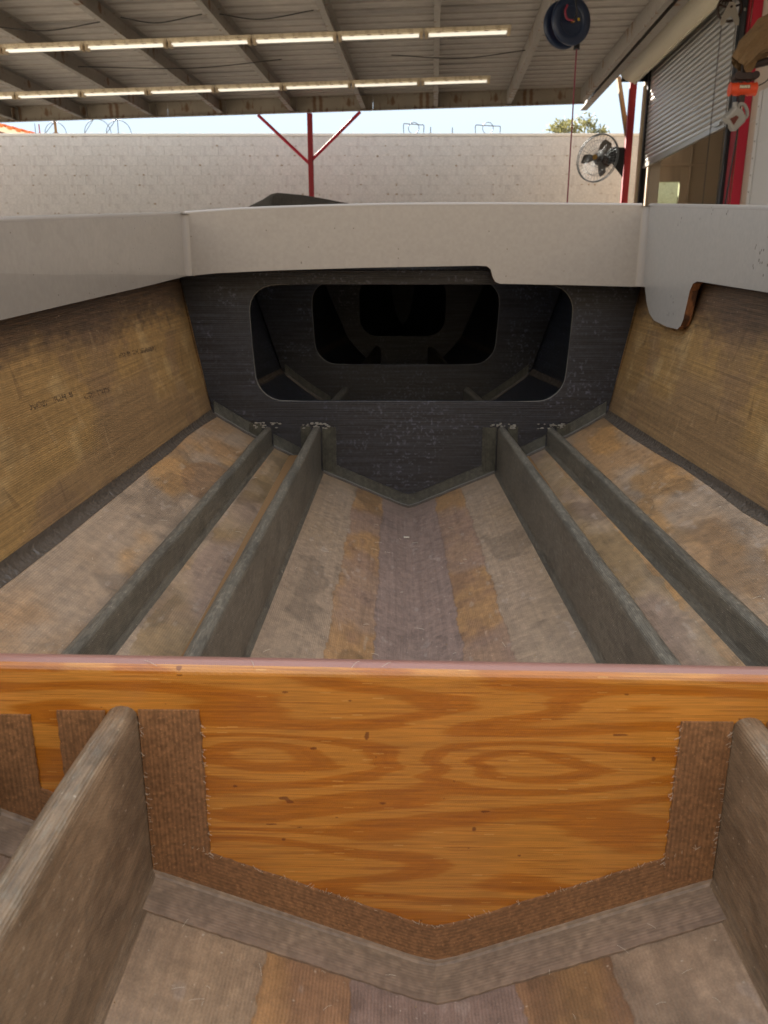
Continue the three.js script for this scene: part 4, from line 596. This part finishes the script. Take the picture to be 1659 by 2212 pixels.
// ------------------------------------------------------------------ white deck moulding resting on the hull
{
  const t = thing('deck_moulding', 'white gelcoat deck moulding with cut edges set on the hull', 'boat deck');
  const DP = 3.42, XL = -.863, XR = 1.006, th = .028;
  const fp = (px, py) => { const p = hit(px, py, 'z', -DP); return [p.x, p.y]; };
  const topC = [[398, 460], [520, 452], [680, 446], [850, 442], [1050, 441], [1250, 442], [1388, 443]].map(q => fp(...q));
  const bot = [[1388, 620], [1240, 616], [1080, 613], [1070, 609], [1064, 598], [1060, 582], [1052, 575], [1030, 574], [800, 578], [600, 584], [470, 590], [398, 597]].map(q => fp(...q));
  part('forward_panel', extr(topC.concat(bot), th).translate(0, 0, -DP - th), [M.gel, M.edge], t);
  // side panels, running aft along the hull sides
  const lp = (px, py) => { const p = hit(px, py, 'x', XL); return [-p.z, p.y]; };
  const ext = (a, b, D) => [D, lerp(a[1], b[1], (D - a[0]) / (b[0] - a[0]))];
  const lt0 = lp(405, 461), lt1 = lp(0, 476), lb0 = lp(405, 596), lb1 = lp(0, 692); const lbm = lp(200, 645);
  const left = [ext(lt0, lt1, DP - .001), ext(lt0, lt1, .5), ext(lbm, lb1, .5), lb1, lbm, lp(300, 622), lb0];
  part('side_panel', extr(left, th).rotateY(Math.PI / 2).translate(0, 0, 0).applyMatrix4(new THREE.Matrix4().makeTranslation(XL - th, 0, 0)), [M.gelLeft, M.edge], t);
  const rp = (px, py) => { const p = hit(px, py, 'x', XR); return [-p.z, p.y]; };
  const rt0 = rp(1380, 443), rt1 = rp(1659, 450), rb0 = rp(1506, 608), rb1 = rp(1659, 632);
  const right = [ext(rt0, rt1, DP - .001), ext(rt0, rt1, .5), ext(rb0, rb1, .5), rb1, rp(1520, 610), rb0, rp(1497, 613), rp(1490, 628), rp(1484, 655), rp(1476, 690), rp(1470, 705), rp(1463, 711), rp(1440, 706), rp(1412, 692), rp(1402, 676), rp(1396, 650), rp(1393, 620), ext(rp(1393, 620), rp(1396, 620), DP - .001)];
  part('side_panel', extr(right, th).rotateY(Math.PI / 2).applyMatrix4(new THREE.Matrix4().makeTranslation(XR, 0, 0)), [M.gelSpeck, M.edge], t, 'speckled white side panel with a hanging tab and bare plywood edge');
  // coves in the two corners
  for (const [x, s, a, b] of [[XL, 1, topC[0][1], bot[bot.length - 1][1]], [XR, -1, topC[topC.length - 1][1], bot[0][1]]]) {
    const arc = y => { const q = []; for (let i = 0; i <= 6; i++) { const an = i / 6 * Math.PI / 2; q.push(V(x + s * .034 * (1 - Math.sin(an)) - s * .001, y, -DP - .001 + .034 * (1 - Math.cos(an)))); } q.push(V(x - s * .02, y, -DP + .033), V(x - s * .02, y, -DP - .02), V(x + s * .033, y, -DP - .02)); return q; };
    part('corner_cove', loft([arc(b + .002), arc(a - .004)], true, true), M.gel, t);
  }
  // rolled top edges
  part('rim', tube(topC.map(p => V(p[0], p[1] - .004, -DP - .012)), .0125, 40, 10), M.gel, t);
  part('rim', tube([V(XL - .012, left[0][1] - .004, -DP), V(XL - .012, lerp(left[0][1], left[1][1], .5) - .004, -(DP + .5) / 2), V(XL - .012, left[1][1] - .004, -.5)], .0125, 20, 10), M.gel, t);
  part('rim', tube([V(XR + .012, right[0][1] - .004, -DP), V(XR + .012, lerp(right[0][1], right[1][1], .5) - .004, -(DP + .5) / 2), V(XR + .012, right[1][1] - .004, -.5)], .0125, 20, 10), M.gel, t);
  // foredeck and side decks
  const deckPiece = (ds, fa, fb, name) => part(name, loft(ds.map(D => { const w = Math.max(.06, D < 3.6 ? 1.06 : shX(D) + .05), a = []; for (let i = 0; i <= 12; i++) { const x = lerp(fa(w), fb(w), i / 12); a.push(V(KX + x, topC[3][1] - .012 - .03 * (x / 1.06) ** 2, -D)); } return a.concat(a.slice().reverse().map(p => V(p.x, p.y - .02, p.z))); }), true, true), M.gel, t);
  const mn = w => -w, mx = w => w;
  deckPiece([DP + .02, 3.85], mn, mx, 'foredeck'); deckPiece([4.4, 4.8, 5.3, 6, 7, 7.7], mn, mx, 'foredeck'); deckPiece([3.85, 4.1, 4.4], mn, () => -.3, 'foredeck'); deckPiece([3.85, 4.1, 4.4], () => .3, mx, 'foredeck');  // pieces leave an added, unseen gap that lets skylight into the forward compartment
  for (const s of [-1, 1]) {
    const X = s < 0 ? XL - th : XR + th, E = s < 0 ? left : right;
    const dk = [.5, 1.5, 2.5, DP + .02].map(D => { const y = lerp(E[0][1], E[1][1], (DP - D) / (DP - .5)) - .012; return [V(X, y, -D), V(KX + s * 1.13, y - .02, -D), V(KX + s * 1.13, y - .04, -D), V(X, y - .02, -D)]; });
    part('side_deck', loft(dk, true, true), M.gel, t);
    const sk = [.5, 1.5, 2.5, 3.5, 4.2, 5, 6, 7, 7.65].map(D => { const y = (D < DP ? lerp(E[0][1], E[1][1], (DP - D) / (DP - .5)) : topC[3][1] - .02) - .03, x = KX + s * (D < 3.6 ? 1.13 : shX(D) + .05 + .08 * Math.max(0, 1 - (D - 3.6))), yb = Y(shH(D)) - .12; return [V(x, y, -D), V(x + s * .012, y, -D), V(x + s * .012, yb, -D), V(x, yb, -D)]; });
    part('skirt', loft(sk, true, true), M.gel, t);
  }
}
// timber blocks and bunks carrying the hull
{
  const t = thing('boat_cradle', 'timber cradle of blocks and bunks under the boat hull', 'cradle');
  for (const D of [0, 3.2]) { part('cross_timber', box(2.0, .14, .14, KX, .075, -D), M.timber, t); for (const s of [-1, 1]) part('upright', box(.12, Y(floorH(.55, D)) - .22, .12, KX + s * .55, .145 + (Y(floorH(.55, D)) - .22) / 2, -D), M.timber, t); }
  for (const s of [-1, 1]) part('bunk', box(.12, .06, 4.2, KX + s * .55, Y(floorH(.55, 1)) - .048, -1.6), M.timber, t);
}
// unseen building added behind the camera to cut light from the rear
{
  const t = thing('light_blocking_building', 'tall plain grey brown building added behind the viewer to block light', 'building');
  part('wall_body', box(26, 6.4, 5, -1, 3.2, 7.4), M.blockerWall, t); part('parapet', rbox(26.2, .15, 5.2, .02, -1, 6.476, 7.4), M.core, t);
}

scene.traverse(o => { if (o.isMesh) { o.castShadow = true; o.receiveShadow = true; } });
renderer.render(scene, camera);
